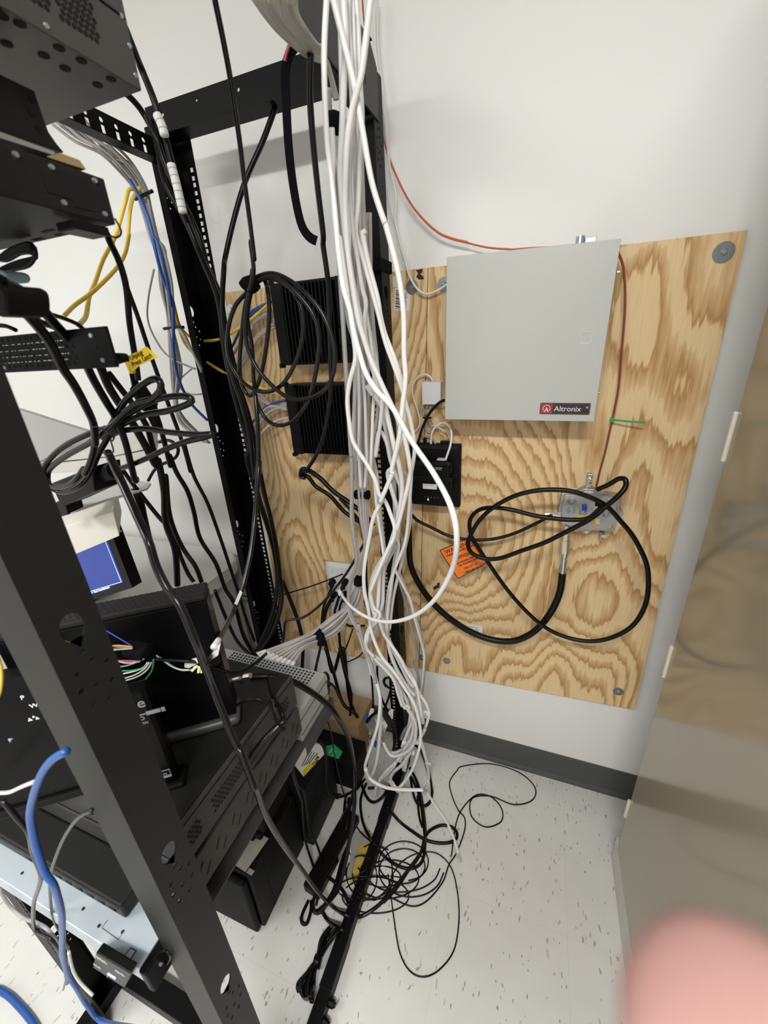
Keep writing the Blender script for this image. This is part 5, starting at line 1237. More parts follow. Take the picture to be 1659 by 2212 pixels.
# --- black cables, centre
C_('long black cable from the ceiling down to the coil beside the upper switch', 'f 38,-20@-0.50 100,280 150,560 200,900 230,1150 270,1450 295,1659@-0.42 g 270,120 290,300 275,390 260,440', 10, 'grey_jacket', name='power_cable')
C_('black cable dropping from the top rail and curving down the rear left post', 'f 440,655@-0.13 350,900 240,1150 165,1400 110,1640 g 100,300@-0.25 90,470 95,620 120,800 130,900 165,1020 220,1180 270,1400 300,1640 h 320,140@-0.3 360,320 400,480 440,700 460,850 470,990 440,1130 370,1270 250,1390 100,1440 0,1400', 10, B_, name='power_cable')
C_('black coax from the coil down to the white flagged end with yellow tip', 'g 300,1100@-0.40 315,1300 325,1600 h 325,120@-0.45 300,450 270,700 215,930 150,1090@-0.62 60,1260@-0.72 0,1370@-0.78 c 1300,1420@-0.79', 10, 'grey_jacket', name='coax_cable')
coil = 'coil of black cable hanging in front of the upper switch'
o, C = C_('big coil of black cable hung by a strap in front of the two switches',
   'g 285,300@-0.40 265,430 240,620 250,800 330,960 480,1105 600,1135 720,1090 790,1000 810,850 780,700 700,540 560,400 420,330 310,355 265,430@-0.39 '
   '170,540 125,700 130,850 180,970 270,1060 380,1085 480,1030 565,880 605,720 600,570 540,440 440,370 340,360 280,410@-0.38 '
   '240,520 215,700 200,900 215,1040 270,1110 330,1000 370,800 390,580 375,410 335,345 290,390@-0.37 '
   '250,600 280,800 290,1000 310,1150 370,1260 450,1300 550,1265 640,1140 690,950 710,750 680,610 590,480 450,360 330,370 270,440@-0.40', 9.5, 'grey_jacket', name='power_cable')
wrap('g 232,415@-0.405 262,385 300,430', 'black velcro strap holding the top of the big coil', 22, r=.011)
C_('black cable from the top rail passing in front of the switches to the folded loop', 'f 655,340@-0.40 650,600 670,900 700,1200 735,1500 g 735,150@-0.30 765,370 775,600 782,900 785,1080 745,1340 690,1490 640,1570 h 640,170@-0.2 600,175 590,205 620,215', 10.5, 'grey_jacket', name='power_cable')
C_('upper strand of the folded black loop running right behind the white cables', 'h 590,200@-0.2 600,160 640,165 720,220 800,300 900,370 1000,450 1060,520@-0.2', 10, B_, name='power_cable')
C_('lower strand of the folded black loop running right behind the white cables', 'h 590,190@-0.19 640,210 690,270 780,330 870,430 960,490 1030,530@-0.18', 9, B_, name='power_cable')
C_('thin black cord peeling off the folded loop down to the couplers', 'h 840,345@-0.2 920,430 970,500 990,590 1010,700 1010,850 1020,1000', 6, B_, name='power_cable')
C_('black cord from the outlet rising right through the bundle', 'h 1060,440@-0.24 1030,560 960,700 880,830 780,960 690,1050 600,1110 500,1130 485,1200 470,1290@-0.35 400,1370 280,1440 100,1450 0,1400', 5.5, 'grey_jacket', name='power_cable')
C_('thin black wire running left from the outlet across the post', 'h 860,830@-0.1 760,870 650,910 500,955 420,985 330,985 220,970 50,955', 3, B_, name='wire')
C_('black velour tape hanging from the top rail with a pink edged top', 'f 560,290@-0.38 510,370 492,480 500,700 515,950 545,1200 590,1420 640,1510 692,1542', 12, 'velcro', name='velcro_tape', cat='strap', flat=(.0135, .0018))
bm = BM(); q_ = quadY([px('f', *k_) for k_ in ((515, 262), (528, 268), (500, 345), (492, 390), (480, 385), (490, 330))], -.386); prism(bm, q_, (0, .003, 0)); tag(link('tape_end', bm, 'pink_strip'), 'faded pink strip at the top of the hanging black tape', 'strap')

# cords leaving the outlet
for lab, sp, w_ in (('black power cord from the upper left outlet plug, falling to the left', 'h 800,900@-0.05 770,960 735,1050 725,1160 720,1280 690,1420 685,1480@-0.3', 6),
                    ('black power cord from the lower left outlet plug, down behind the wide strap', 'h 790,990@-0.05 760,1040 740,1120 735,1200 760,1320 800,1460 i 860,0 900,300 940,420@-0.1 1000,500', 8),
                    ('black power cord from the upper right outlet plug, straight to the floor', 'h 860,900@-0.06 820,1030 810,1080 835,1200 845,1300 870,1450 915,1600 i 915,300 905,500@-0.12 910,640', 6),
                    ('black power cord from the lower right outlet plug, looping to the couplers', 'h 865,980@-0.06 840,1050 850,1110 900,1160 1000,1160', 5),
                    ('thin black wire kinked below the outlet', 'h 925,1180@-0.08 890,1280 860,1350 870,1395 960,1360 1000,1310', 3)):
    C_(lab, sp, w_, B_, name='power_cable')
C_('black cord running down the plywood edge left of the outlet to the desktop', 'h 470,870@-0.06 530,1010 580,1150 605,1280 600,1450', 8, B_, name='power_cable')

# --- black cables along the rear left post
g6 = 'black cables strapped down the rear left post'
C_('black cable with barcode sleeves running down the inner edge of the rear left post', 'a 800,180@-0.34 860,330 905,440@-0.28 985,640 1050,860 1100,1050 1170,1340 1250,1550@-0.26 b 1300,250 1380,440 1415,600 1430,760 1470,980 1540,1250 1600,1450 h 250,100@-0.24 330,380 400,600 440,820 430,1000 390,1150 300,1330 200,1430', 12, B_, g6, name='power_cable')
C_('second black cable behind the sleeved one on the rear left post', 'a 760,560@-0.3 850,640 920,730@-0.26 1000,880 1040,1000 1100,1150 1210,1370 1290,1560@-0.24 b 1330,300 1400,500 1440,700 1500,960 1580,1200 1640,1450 h 300,80@-0.22 350,300 420,560 455,780 460,1000 420,1130 340,1300 220,1420', 10, B_, g6, name='power_cable')
C_('third black cable nearest the plywood on the rear left post', 'a 960,760@-0.24 1010,950 1060,1180@-0.22 1180,1400 1300,1659@-0.2 b 1350,330@-0.19 1410,480 1450,700 1530,1050 1600,1300 1655,1500 h 260,0@-0.18 320,320 390,540 430,700 445,900 400,1100 330,1280', 10, B_, g6, name='power_cable')
for nm, sp in (('upper', 'a 1005,735@-0.285 1035,800 1055,870'), ('lower', 'a 1095,1050@-0.285 1130,1180 1172,1362')):
    o, C = C_('%s white barcode sleeve on the black cable at the rear left post' % nm, sp, 17, 'paper_white', 'barcode sleeves', name='barcode_sleeve', cat='label', r=.0080)
    for i in range(1, len(C) - 1, 1):
        if i % 2 == 0:
            bm = BM(); d = (C[i + 1] - C[i]).normalized(); tube(bm, [C[i] - d * .0008, C[i] + d * .0008], .0082, 12); link('printed_bar', bm, 'pale_ink', o)

# --- left power cords
g7 = 'black power cords hanging at the left'
C_('thick black cord from the handle foot down through the yellow tag to the plug', 'a 665,1470@-0.60 690,1510 b 700,120 765,260 808,420 830,650 862,850 885,1010', 13, B_, g7, name='power_cable')
C_('slim black cord falling to the far right of the left cords, into the desktop', 'b 810,410@-0.50 880,600 940,780 1010,980 1090,1200 1170,1420 1220,1600 c 1180,0 1240,200 1330,380 1410,600 1470,780 1530,960 1570,1100 1630,1260@-0.46', 8, B_, g7, name='power_cable')
C_('thick black cord over the thin rack unit, highest at the left edge', 'b 0,370@-0.83 100,420 240,520 340,640 440,750 530,870 600,1010@-0.72 680,1150 740,1250 800,1400 860,1640 c 870,220@-0.65', 17, B_, g7, name='power_cable')
C_('thickest black cord curving down in front of the thin rack unit', 'b 20,490@-0.84 110,530 220,640 320,770 400,930 480,1050 560,1200 600,1300 610,1420@-0.72', 19, B_, g7, name='power_cable')
C_('black cord looping behind the thin rack unit from the upper left', 'b -20,420@-0.70 60,480 180,580 260,640 320,660 400,690', 14, B_, g7, name='power_cable')
C_('black cord arching over the far end of the thin rack unit', 'b 330,590@-0.68 420,620 490,650 540,690', 9, B_, g7, name='power_cable')
C_('black cord at the left edge just above the thin rack unit', 'b -20,660@-0.72 40,665 100,690', 9, B_, g7, name='power_cable')
C_('black cord dropping from under the thin rack unit, left one of two', 'b 645,930@-0.62 700,1060 790,1200 850,1290 930,1430 1000,1560 c 1010,100@-0.56 1050,300 1060,500 1120,680 1135,900', 15, B_, g7, name='power_cable')
C_('black cord dropping from under the thin rack unit, right one of two', 'b 690,960@-0.60 760,1050 860,1180 940,1310 980,1450 1040,1640 c 1060,200@-0.54 1080,420 1120,560 1180,680 1250,780 1290,880', 11, B_, g7, name='power_cable')
C_('black cord branching left behind the white tray to the tote', 'c 790,170@-0.50 840,240 940,370 1030,480 1110,560 1150,700 1200,820 1240,880', 9, B_, g7, name='power_cable')
C_('black cord falling behind the yellow tag then drifting right at the tote', 'b 960,1170@-0.52 1010,1260 1050,1400 1090,1560 c 1080,60 1130,180 1200,300 1240,430 1280,600 1380,760 1440,920@-0.48 1500,1020 1550,1200 1600,1300 1650,1370', 9.5, B_, g7, name='power_cable')
C_('thick black cord down behind the tray end', 'c 860,280@-0.50 900,380 920,470 950,600', 15, B_, g7, name='power_cable')
C_('small black cord loop right of the hanging plug', 'v 790,990@-0.45 880,960 980,990 1050,1080 1030,1180 940,1250 820,1300 720,1380 640,1520', 7, B_, g7, name='power_cable')
C_('longest thick black cord sweeping from the tied coil to the floor and back up', 'c 690,50@-0.72 760,200 860,420 950,620@-0.78 1000,780 1070,920 1150,1030 1240,1240@-0.80 1300,1400 1370,1580@-0.78 d 1480,550 1560,720 1630,900@-0.80 i 200,640 290,850@-0.78 360,1050 480,1260@-0.73 600,1420@-0.66 700,1560@-0.60 j 800,910! 880,960! 960,975! 1050,930! 1150,840! 1260,700! 1350,580! 1388,450! 1370,250! 1340,120! 1290,20!', 14, 'grey_jacket', g7, name='power_cable', r=.0048)
for k in range(5):
    C_('%s loop of the folded black cord bundle under the second chassis' % ['outer', 'second', 'middle', 'fourth', 'inner'][k], 'b -30,%d@-0.74 40,%d 130,%d 200,%d 228,%d 190,%d 120,%d 40,%d -30,%d' % (260 - k * 8, 195 - k * 2 + k * 14, 150 + k * 12, 140 + k * 14, 200 + k * 6, 270 - k * 8, 295 - k * 10, 310 - k * 6, 340 - k * 4), 9, B_, 'folded black cord bundle under the second chassis', name='power_cable')
bm = BM(); prism(bm, quadY([px('b', *k_) for k_ in ((-20, 300), (20, 310), (42, 345), (30, 375), (-20, 380))], -.80), (0, .02, 0), bev=.002); tag(link('clamp', bm, 'teal_plastic'), 'pale blue clamp at the left edge over the thin rack unit', 'clamp')
bm = BM(); prism(bm, quadY([px('b', *k_) for k_ in ((-30, 385), (30, 420), (48, 500), (50, 595), (-30, 610))], -.85), (0, .03, 0), bev=.003); tag(link('plug_block', bm, 'soft_black'), 'black plug block at the left edge over the thin rack unit', 'plug')
# connector pair
P0, P1, P2 = atY(293, 832, -.56), atY(325, 880, -.56), atY(345, 935, -.56)
bm = BM(); tube(bm, [atY(285, 806, -.56), P0, P0 + (P1 - P0) * .1, P1], [.004, .006, .0125, .013], 10); tube(bm, [P1 - (P1 - P0) * .05, P2], [.011, .006], 10)
tag(link('cord_coupler', bm, 'soft_black', smooth=True), 'black plug joined to a socket hanging under the yellow latch tag', 'plug')
# tied coil at left
o, C = C_('thick black power cord folded into loops and held by a wire twist', 'b 600,1290@-0.71 610,1380 590,1500 540,1620 w 870,900@-0.70 760,1040 640,1095 520,1085 450,980 465,880 560,760 700,655 900,560 1080,500@-0.69 '
   'v 120,770 300,450 500,250 680,130 790,140 810,260 700,390 500,450 300,600 150,760@-0.70 w 980,600 900,660 700,770 545,880 490,960 510,1090 640,1155 800,1100 920,960 1010,760 1100,600@-0.68 '
   'v 180,740 400,580 700,420 1000,355 1200,370 1240,420 1150,480 900,560 600,610 350,710 120,860@-0.68 30,950 v 250,840 600,805 900,850 1300,885 1520,880 1380,930 1150,985 850,1100 600,1220 380,1310 250,1355@-0.66', 13, 'grey_jacket', g7, name='power_cable')
C_('thin black wire twisted round the folded power cord', 'w 940,490@-0.75 980,478 1060,510 1150,565 1170,590 1150,630 1130,610 1150,680 1160,740 1100,760 1050,750', 2.2, B_, name='twist_tie', cat='tie')
# odd small cords near the desktop
C_('black cable between the bundle of colour wires and the flagged end', 's 740,440@-0.79 900,450 1100,460 1300,475@-0.77 1450,520@-0.74 h 0,1410@-0.72 100,1450 200,1455 300,1400 370,1340', 7, B_, name='power_cable')
C_('black coax with bright connector arching over the desktop to the floor', 'i 275,185@-0.63 400,180 520,205 640,270 760,360 840,460@-0.55 900,580 930,740@-0.4 935,900 930,1050 900,1250 870,1400 820,1560 j 700,940! 670,920!', 9, B_, name='coax_cable')
C_('short black cord rising from the chassis top', 'n 165,435@-0.72 280,375 400,365 500,400 570,500@-0.70 620,620 690,720', 7, B_, name='power_cable')
C_('wide glossy grey cord lying along the chassis side', 'n 700,600@-0.68 560,740 420,900 300,1080@-0.74', 18, 'grey_jacket', name='power_cable')
C_('slim black cord falling past the chassis end to the brick', 'n 520,100@-0.66 540,250 590,370 660,490 700,640@-0.66 720,800 800,1000@-0.52 800,1180 850,1340 920,1430 j 650,440@-0.5 690,500 740,650', 6, B_, name='power_cable')
C_('second slim cord twisting with the one past the chassis end', 'n 560,370@-0.67 600,520 660,660 700,820@-0.64 770,950 770,1100@-0.52 800,1250 880,1480 j 600,260@-0.5 620,480 680,680 700,820 690,900', 6, 'grey_jacket', name='power_cable')
C_('slim black cord down to the vertical tag', 'h 40,930@-0.4 130,1150 200,1280 330,1400 380,1480 i 395,200 410,300 450,380', 7, B_, name='power_cable')
wrap('c 1365,1300@-0.775 1400,1250@-0.76', 'white label wrapped on the end of the black coax', 10, m='paper_white', name='wrap_label', r=.0038, cat='label')
bm = BM(); prism(bm, quadY([px('s', *k_) for k_ in ((1560, 260), (1530, 400), (1440, 460), (1380, 480), (1500, 330))], -.772), (0, .001, 0)); tag(link('paper_flag', bm, 'paper_white'), 'white paper flag hanging off the flagged black coax', 'label')
bm = BM(); prism(bm, quadY([px('s', *k_) for k_ in ((1152, 490), (1240, 440), (1305, 425), (1300, 490), (1200, 545), (1150, 535))], -.772), (0, .001, 0)); tag(link('paper_flag', bm, 'paper_white'), 'white paper flag behind the pale yellow cable tip', 'label')
bm = BM(); prism(bm, quadY([px('c', *k_) for k_ in ((1535, 935), (1550, 950), (1475, 1130), (1452, 1140), (1490, 1040))], -.60), (0, .001, 0)); tag(link('paper_flag', bm, 'paper_white'), 'narrow white paper flag standing beside the black coax', 'label')
bm = BM()
for a, b in (((1280, 520), (1235, 580)), ((1320, 520), (1310, 600)), ((1300, 515), (1250, 560)), ((1345, 510), (1350, 600))):
    A, B = atY(*px('s', *a), -.785), atY(*px('s', *b), -.790); cyl(bm, A, B, .0016, .0016, 6)
tag(link('cable_tip', bm, 'pale_yellow'), 'pale yellow frayed tip at the end of the flagged coax', 'cable end')
A, B = atY(*px('i', 165, 205), -.64), atY(*px('i', 205, 195), -.64); D1, D2 = atY(*px('i', 232, 182), -.64), atY(*px('i', 270, 175), -.64)
bm = BM(); cyl(bm, A, B, .0045, .004, 12); cyl(bm, B, D1, .0012, n=8); cyl(bm, D1, D2, .0048, .0048, 6)
tag(link('coax_connector', bm, 'brass_nickel'), 'bright nickel coax connector above the chassis', 'connector')
# colour wires
cw = 'coloured wires bunched in a black strap'
for lab, m_, sp in (('orange wire poking out of the round post hole', 'orange_jacket', 's -300,210@-0.90 -150,255 30,275@-0.86 300,288@-0.80 400,285 550,300'),
    ('second orange wire entering the strap', 'orange_jacket', 's 300,290@-0.80 450,295 560,305'),
    ('white wire entering the strap at the top', D_, 's 320,340@-0.80 430,330 560,320'),
    ('pale green wire entering the strap', 'green_jacket', 's 320,325@-0.80 420,310 560,315'),
    ('purple blue wire dropping in from the upper left', 'vga_blue', 's 230,100@-0.80 350,170 550,290'),
    ('pink wire crossing under the strap', 'pink_strip', 's 370,460@-0.80 450,460 560,462 620,465'),
    ('upper white wire looping under the strap', D_, 's 370,450@-0.80 450,480 550,485 640,470'),
    ('grey wire looping under the strap', S_, 's 400,530@-0.80 500,515 600,480 690,440'),
    ('green wire looping under the strap', 'green_jacket', 's 420,575@-0.80 540,572 660,545 720,500'),
    ('lower white wire looping under the strap', 'white_jacket', 's 430,612@-0.80 560,585 680,540 730,480'),
    ('first cream wire of the bottom pair', 'cream_plastic', 's 450,665@-0.80 590,620 700,550 750,480'),
    ('second cream wire of the bottom pair', 'cream_plastic', 's 465,690@-0.80 620,640 730,560 775,480'),
    ('long green wire curving lowest of all', 'green_jacket', 's 510,810@-0.80 640,740 750,620 790,540 800,450'),
    ('white and green pair leaving right to the yellow tip', 'white_jacket', 's 720,360@-0.78 800,380 900,450 1000,520 1100,560 1240,565@-0.785'),
    ('dark green wire leaving right to the yellow tip', 'green_jacket', 's 720,400@-0.78 850,410 1000,510 1120,570 1230,560@-0.785')):
    C_(lab, sp, 3.0, m_, cw, name='wire')
wrap('s 530,320@-0.79 640,345 750,375', 'black velcro strap gathering the coloured wires', 26, r=.0115)

# --- lower left cords
C_('bright blue cord curving down the front of the near post', 'd 425,660@-0.955 340,710 270,800 220,930 195,1060 210,1180 240,1300 290,1440@-0.975 e 340,760 370,850 395,960 400,1100 400,1200 430,1330 490,1430 550,1530 650,1640 900,1690', 14, 'blue_jacket', name='network_cable')
C_('blue cord at the bottom left corner', 'e -20,1430@-0.97 60,1480 130,1550 190,1620 240,1700', 13, 'blue_jacket')
C_('black cord beside the blue cord over the bare metal server', 'e 20,230@-0.965 100,330 180,430 210,560 260,700 250,780 215,900 225,1050 330,1120 400,1250 430,1400', 9, 'grey_jacket', name='power_cable')
C_('slim black cord arching from the chassis down across the server', 'e 590,290@-0.95 500,340 420,450 370,560 330,680 320,800 340,980 400,1100 440,1200 430,1330 405,1440', 6, 'grey_jacket', name='power_cable')
C_('white printed cable at the left edge', 'e -20,180@-0.93 60,175 140,140 240,100', 10, D_)
C_('dark blue thin cord at the left edge behind the router', 'd -20,405@-0.88 50,420 110,440', 5, 'vga_blue')
C_('yellow cable at the left edge', 'd -20,40@-0.92 5,120 10,200 0,280 -20,330', 7, 'yellow_jacket')
C_('grey cord along the front edge of the bare metal server', 'e 0,800@-0.96 60,900 150,980 230,1010 310,1060 400,1180', 7, S_)
C_('cream cord end lying under the bare metal server', 'e 440,1200@-0.96 470,1320 520,1400 595,1475', 6, 'cream_plastic')
C_('black cord loop off the right end of the server', 'e 985,1215@-0.93 1060,1190 1090,1230 1050,1300 1000,1350', 4, B_, name='power_cable')

# --- right side: wires on plywood
C_('twin red and brown wire sagging across the wall to the grey enclosure', 'f 985,-10@-0.06 1000,170 1050,560 1140,960@-0.03 1200,1120 1280,1280 1370,1400 1470,1490 1560,1530 1659,1555 k 500,125@-0.02 620,152 750,162 860,155 1000,148', 3.6, 'red_jacket', name='alarm_wire')
C_('pale orange twin of the red wire on the wall', 'f 1145,965@-0.028 1206,1120 1286,1280 1376,1396 1476,1484 1566,1522 1659,1545 k 500,121@-0.02 620,148 750,158', 2.0, 'orange_jacket', name='alarm_wire')
C_('brown red wire from the enclosure down to the green cable tie', 'k 1395,180@-0.04 1425,260 1438,400 1435,560 1415,800 1400,980 1375,1120 1355,1210@-0.025 1320,1370 1290,1480 1265,1590', 4.2, 'brown_jacket', name='alarm_wire')
C_('lighter twin of the brown red wire beside the enclosure', 'k 1402,175@-0.042 1432,260 1444,400 1441,560 1421,800 1406,980 1381,1120 1361,1210@-0.027', 1.8, 'red_jacket', name='alarm_wire')
def green_tie():
    A = atY(1322, 907, -.03); B = atY(1394, 913, -.045)
    t = thing('cable_tie', 'green plastic cable tie sticking out from the brown wire', 'cable tie', A)
    bm = BM(); tube(bm, [A, A + (B - A) * .5 + Vector((0, 0, -.0005)), B], .003, flat=(.0042, .0014)); link('tail', bm, 'green_plastic', t)
    bm = BM(); box(bm, A.x - .004, A.x + .004, A.y - .004, A.y + .004, A.z - .005, A.z + .005, .001); link('head', bm, 'green_plastic', t)
green_tie()
C_('black coax loops in front of the amplifier carrying the orange tag', 'l 1270,215@-0.10 1340,185 1400,150 1440,155 1440,200 1400,250@-0.13 1330,310 1230,390 1100,460 960,530 820,580 690,625 590,625 520,590 500,540 515,490 560,410@-0.12 640,330 760,260 880,225 1000,215 1120,225 1240,265@-0.12 1330,315 1410,400 1490,500 1560,640 1578,760@-0.11 1560,900 1490,1020 1380,1090 1250,1120 1120,1105 1000,1060 900,990 800,890 710,780 620,650 560,560@-0.08 520,490 512,400 560,340 640,322@-0.09 760,335 900,370 1040,390 1150,395 1230,380@-0.10 1300,310 1260,300', 10, B_, name='coax_cable')
C_('black coax from the side of the amplifier running left behind the rack', 'l 1000,365@-0.045 900,420 780,475 660,508 540,515 400,495 280,440 200,400 160,360@-0.08', 7, B_, name='coax_cable')
C_('thick black trunk cable curving from the amplifier down and left to the post', 'l 1065,715@-0.064 1050,820 1010,920 940,1020@-0.07 860,1085 760,1120 640,1110 520,1065 400,990 290,890 210,780 160,670@-0.08 150,560 145,400', 12, B_, name='trunk_cable', r=.0092)
C_('black cord from behind the grey enclosure down to the modem', 't 665,550@-0.05 600,570 520,640 440,740 380,850 330,970 300,1080 270,1180', 5, B_, name='power_cable', r=.0035)
C_('white cord looping over the small jack box', 't 485,290@-0.03 450,220 370,185 290,215 220,310 200,420 220,540 270,680 300,800 300,900 250,980 210,1010', 3.6, W_, name='phone_cable')
C_('grey flat cord folded and tied under the jack box', 't 400,620@-0.03 380,740 340,720 318,680 350,655 400,740 440,690 455,650 430,620', 3, S_, name='phone_cable')
C_('grey flat cord loop below its small black tie', 't 410,800@-0.03 385,900 400,960 440,985 470,960 450,880 420,800', 3, S_, name='phone_cable')
wrap('t 350,795@-0.032 410,800 468,795', 'small black tie round the folded grey cord', 3, m='black_jacket', name='cable_tie', r=.0022, cat='cable tie')
C_('white cable arching from the top of the modem into its port', 't 460,1180@-0.03 470,1030 520,930 600,875 680,880 740,960 750,1080 730,1200 690,1320 660,1410@-0.055', 5, W_, name='network_cable')
C_('grey cable hooked over the top of the modem', 't 330,1055@-0.03 430,1050 490,1090 530,1180', 4, S_, name='phone_cable')
C_('thin white wire with brown tail at the modem terminal', 't 480,900@-0.03 560,930 620,965 665,1000', 2.6, W_, name='wire')
C_('thin brown wire into the modem terminal block', 't 665,1000@-0.03 695,1060 710,1120', 1.6, 'brown_jacket', name='wire')
C_('yellow and green ground wire behind the white cables at the modem', 't 120,960@-0.04 140,1060 160,1150', 5, 'yellow_tag', name='wire')

# --- floor mess
C_('thin black cable lying on the floor in a big open loop towards the baseboard', 'j 1170,850! 1300,905! 1400,870! 1500,750! 1540,640! 1590,560! 1640,420! 1640,340! 1600,290! 1560,200! 1545,110! 1590,40! z 1000,1655! 1060,1650! 1120,1668! 1155,1700! 1150,1728! 1110,1738! 1060,1720! 1020,1725! 1018,1762! 1048,1786! 1082,1775! 1084,1748! 1062,1722! 1030,1717! 1000,1745! 985,1780! 975,1850!', 2.6, B_, name='loose_cable')
C_('thin black cable hanging in the widest loop at the bottom of the floor tangle', 'j 1150,700! 1170,850! 1190,1000! 1225,1200! 1290,1320! 1380,1357! 1480,1310! 1570,1190! 1602,1020! 1600,860! 1570,700! 1520,610! 1440,560! 1330,570! 1240,620! 1180,700!', 2.8, B_, name='loose_cable')
def coil_spec(cx, cy, rx, ry, turns, jit, seed):
    rnd = random.Random(seed); out = ['j']
    n = int(turns * 12)
    for i in range(n + 1):
        a = 2 * PI * i / 12
        ox = math.sin(i / 9.0 + seed) * jit; oy = math.cos(i / 7.0 + seed * 2) * jit * .6
        s_ = 1 + 0.25 * math.sin(i / 11.0 + seed)
        out.append('%d,%d!' % (cx + ox + rx * s_ * math.cos(a), cy + oy + ry * s_ * math.sin(a)))
    return ' '.join(out)
for k, (cx, cy, rx, ry, tn, jt, sd, lab) in enumerate(((1000, 720, 110, 140, 2.3, 60, 1, 'thin black cable coiled over the base rail and yellow ties'),
        (1180, 700, 180, 110, 2.6, 90, 2, 'thin black cable coiled in the middle of the floor tangle'),
        (1300, 650, 190, 160, 2.3, 70, 3, 'thin black cable coiled at the right of the floor tangle'),
        (1060, 800, 230, 110, 1.9, 70, 5, 'thin black cable coiled lowest across the base rail'))):
    C_(lab, coil_spec(cx, cy, rx, ry, tn, jt, sd), 2.9, B_, 'thin black coils of the floor tangle', name='loose_cable')
C_('medium black cable curving on the floor in a wide U under the white plugs', 'j 1010,120! 975,220! 985,350! 1030,460! 1110,570! 1200,640! 1290,665! 1360,630! 1385,540! 1380,400! 1350,200! 1300,80!', 6, B_, name='loose_cable')
C_('medium black cable from the base rail ending in a small loop at the right', 'j 1140,265! 1220,360! 1310,430! 1400,485! 1500,502! 1575,485! 1592,440! 1560,400! 1490,388! 1420,420! 1385,470! 1360,560! 1290,660! 1210,780! 1120,880!', 6.5, B_, name='loose_cable')
C_('black cable loop resting on the base rail sleeve', 'j 960,60! 1010,200! 1060,240! 1120,200! 1130,150! 1020,150!', 6, B_, name='loose_cable')
C_('black cable loop right of the base rail under the white plugs', 'j 1290,60! 1310,180! 1340,250! 1400,260! 1430,200! 1420,80! 1380,-60! 1300,-150!', 5, B_, name='loose_cable')
C_('black cable running from the splitter stack over the rail to the floor', 'm 640,1640@-0.2 700,1800 740,1960! 770,2080! 740,2180! j 1370,260! 1340,200! 1350,330! 1370,400!', 5, B_, name='loose_cable')
C_('black cable hanging down beside the battery backups', 'i 750,0@-0.12 800,150 860,350 940,420 980,500', 7, B_, name='power_cable')
C_('grey black cable from the outlet area down to the splitters', 'i 840,0@-0.12 870,140 915,300 905,480 920,620 940,760 930,900 900,1040 850,1180', 6, B_, name='power_cable')
C_('black cable dropping behind the white cables to the splitter', 'q 830,340@-0.2 850,500 860,700 860,860', 4.5, B_, name='power_cable')
C_('black cable from behind the lower bundle to the post foot', 'q 905,310@-0.16 915,480 960,680 1040,840 1100,1040', 5, B_, name='power_cable')
C_('black cord arching over the coax splitter stack', 'q 790,930@-0.25 850,860 950,800 1030,870 1090,1000 1110,1100 1090,1250', 7, B_, name='coax_cable')
C_('black cord pair hanging on the post foot, left', 'q 1060,560@-0.14 1020,700 980,800', 4.5, B_, name='power_cable')
C_('small black coil hung on the rear right post low down', 'q 1040,430@-0.16 990,440 975,480 1000,530 1050,545 1070,500 1040,440 1000,450 990,500 1030,540 1060,600 1000,740', 3.5, B_, name='power_cable')
C_('black loop arching over the vented battery backup', 'n 790,930@-0.42 850,880 930,840 1030,830 1110,860 1155,950 1160,1100 1160,1300 1200,1420 1330,1440', 7, B_, name='power_cable')
C_('grey ribbed sleeve on the loop over the battery backup', 'n 905,855@-0.425 960,835 1050,845', 9, 'pale_grey_plastic', name='cord_sleeve')
C_('slim black wire down the face of the vented battery backup', 'n 1090,400@-0.4 1160,560 1220,740 1240,880 1280,1100 1340,1350 1380,1500', 3, B_, name='wire')
C_('black cord from the video plug curling down', 'q 290,410@-0.45 330,380 360,430 360,500 360,600 330,690', 6, B_, name='video_cable')
C_('second black cord from the video plug running right', 'q 290,480@-0.44 370,490 440,560 480,650 560,760', 5, B_, name='video_cable')
wrap('q 345,510@-0.45 372,510', 'small black bead on the video cord', 6, m='soft_black', name='ferrite_bead', r=.006, cat='bead')
C_('black cable along the brick to the floor', 'i 880,940@-0.3 870,1050 880,1200 870,1350! 830,1500! 760,1640!', 6, B_, name='power_cable')
C_('second black cable near the brick', 'i 900,960@-0.31 890,1100 860,1300! 880,1450! j 860,600! 800,800! 720,930!', 6, B_, name='power_cable')
C_('tangled black cable by the vented battery backup', 'i 940,880@-0.3 900,1000 850,1100 880,1250! 950,1400! 1010,1420!', 3.5, B_, name='power_cable')
C_('black cable crossing towards the white plugs from the backups', 'i 820,960@-0.3 880,940 950,900 1000,840', 5, B_, name='power_cable')
C_('slim black cable from the backups crossing the base rail', 'i 850,880@-0.3 900,1020 960,1160! 1060,1250! 1150,1290!', 3, B_, name='loose_cable')
C_('black cord loop at the near end of the power brick', 'j 640,870! 600,960! 600,1010! 630,1015! 655,940! 660,870!', 7, B_, name='power_cable')
C_('grey black cord looping past the brick end', 'j 690,820! 670,880! 680,940! 720,940! 780,860! 840,740! 880,600! 900,400! 940,250! 930,100!', 7, 'grey_jacket', name='power_cable')
C_('thick black cord from the brick to the tied coil', 'j 720,920! 760,990! 820,1040! 870,1060!', 8, B_, name='power_cable')
C_('black cord arching between brick and base rail', 'j 740,700! 820,760! 870,820! 900,900!', 7, B_, name='power_cable')
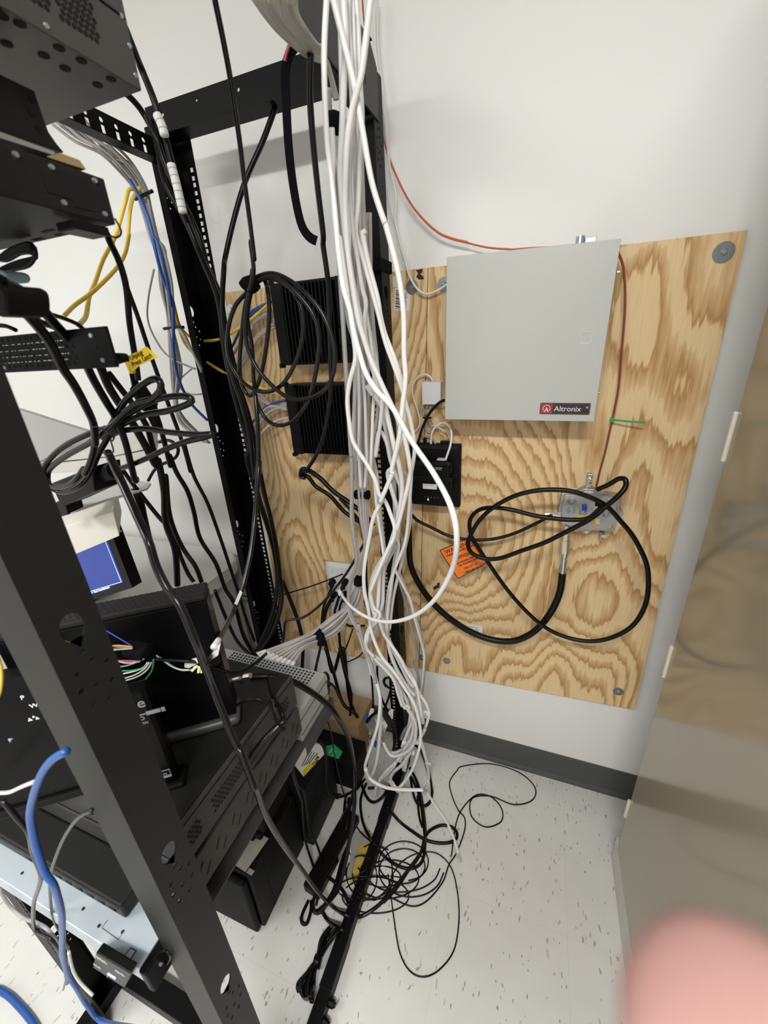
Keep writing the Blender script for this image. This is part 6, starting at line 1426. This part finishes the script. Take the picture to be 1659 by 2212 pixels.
# tied figure-eight of black power cord on the floor
t_ = thing('coiled_cord', 'glossy black power cord folded into a tied bundle on the floor beside the base rail', 'cord', atZ(678, 2080, 0))
for k in range(8):
    a = (k - 3.5)
    sp = 'j %d,%d! %d,%d! %d,%d! %d,%d! %d,%d! %d,%d! %d,%d!' % (800 + a * 12, 1050 + abs(a) * 3, 760 + a * 11, 1120, 725 + a * 6, 1200, 700 + a * 2.5, 1265, 660 + a * 7, 1330, 625 + a * 15, 1420 + a * 4, 625 + a * 13, 1490 + a * 10)
    P = trace(sp, .004); lift = [.002 + (k % 3) * .006] * len(P)
    for p_, l_ in zip(P, lift): p_.z += l_
    bm = BM(); tube(bm, spline(P), .0040, 8); link('cord_strand', bm, 'black_jacket', t_, smooth=True)
P = trace('j 685,1262! 722,1272!', .006); P[0].z += .006; P[1].z += .006
bm = BM(); tube(bm, [P[0] - (P[1] - P[0]) * .1, P[1]], .013, 12); link('tie', bm, 'black_jacket', t_, smooth=True)
P = trace('j 575,1420! 620,1500! 660,1490! 670,1420!', .004)
for p_ in P: p_.z += .008
bm = BM(); tube(bm, spline(P), .0045, 8); link('cord_end', bm, 'black_jacket', t_, smooth=True)

# ================================================================== HAND OF THE PHOTOGRAPHER
def hand():
    # joints measured from the lens: right, up, backwards (metres); only the index fingertip is in view
    V_, E_, R_ = [], [], []
    def chain(start, pts):
        prev = start
        for x, y, z, r in pts:
            V_.append(CAM + ROT @ Vector((x, y, z))); R_.append(r)
            if prev is not None: E_.append((prev, len(V_) - 1))
            prev = len(V_) - 1
        return prev
    chain(None, [(.086, -.135, .036, .021)])                                        # 0 palm
    w = chain(0, [(.090, -.172, .046, .021), (.093, -.205, .054, .023), (.100, -.270, .070, .028), (.108, -.350, .090, .033)])
    k = []
    for kx, ky, kz in ((.062, -.100, -.002), (.070, -.117, .002), (.075, -.135, .006), (.077, -.151, .010)):
        k.append(chain(0, [((kx + .078) / 2, (ky - .132) / 2, (kz + .036) / 2, .0125), (kx, ky, kz, .0095)]))
    chain(k[0], [(.051, -.084, -.018, .0086), (.0405, -.069, -.0285, .0084), (.0330, -.0555, -.0290, .0084), (.0275, -.0445, -.0280, .0089), (.0245, -.0370, -.0272, .0086), (.0226, -.0312, -.0268, .0070)])
    chain(k[1], [(.058, -.104, -.018, .0086), (.046, -.094, -.030, .0080), (.030, -.088, -.036, .0074), (.016, -.084, -.036, .0064)])
    chain(k[2], [(.062, -.124, -.014, .0082), (.050, -.116, -.026, .0077), (.034, -.110, -.033, .0071), (.020, -.106, -.033, .0062)])
    chain(k[3], [(.064, -.143, -.008, .0072), (.054, -.137, -.019, .0066), (.041, -.132, -.026, .0061), (.030, -.129, -.026, .0054)])
    chain(0, [(.072, -.122, .052, .0125), (.054, -.102, .056, .0105), (.036, -.086, .053, .0092), (.022, -.076, .048, .0076)])
    me = bpy.data.meshes.new('hand'); me.from_pydata(V_, E_, []); me.materials.append(M('skin'))
    o = bpy.data.objects.new('hand', me); COL.objects.link(o)
    sk = o.modifiers.new('skin', 'SKIN'); sk.use_smooth_shade = True
    for i, r in enumerate(R_):
        me.skin_vertices[0].data[i].radius = (r, r)
    me.skin_vertices[0].data[0].use_root = True
    sb = o.modifiers.new('smooth', 'SUBSURF'); sb.levels = 2; sb.render_levels = 3
    tag(o, 'blurred pink fingertip of a hand intruding at the bottom right, close to the lens', 'hand')
hand()
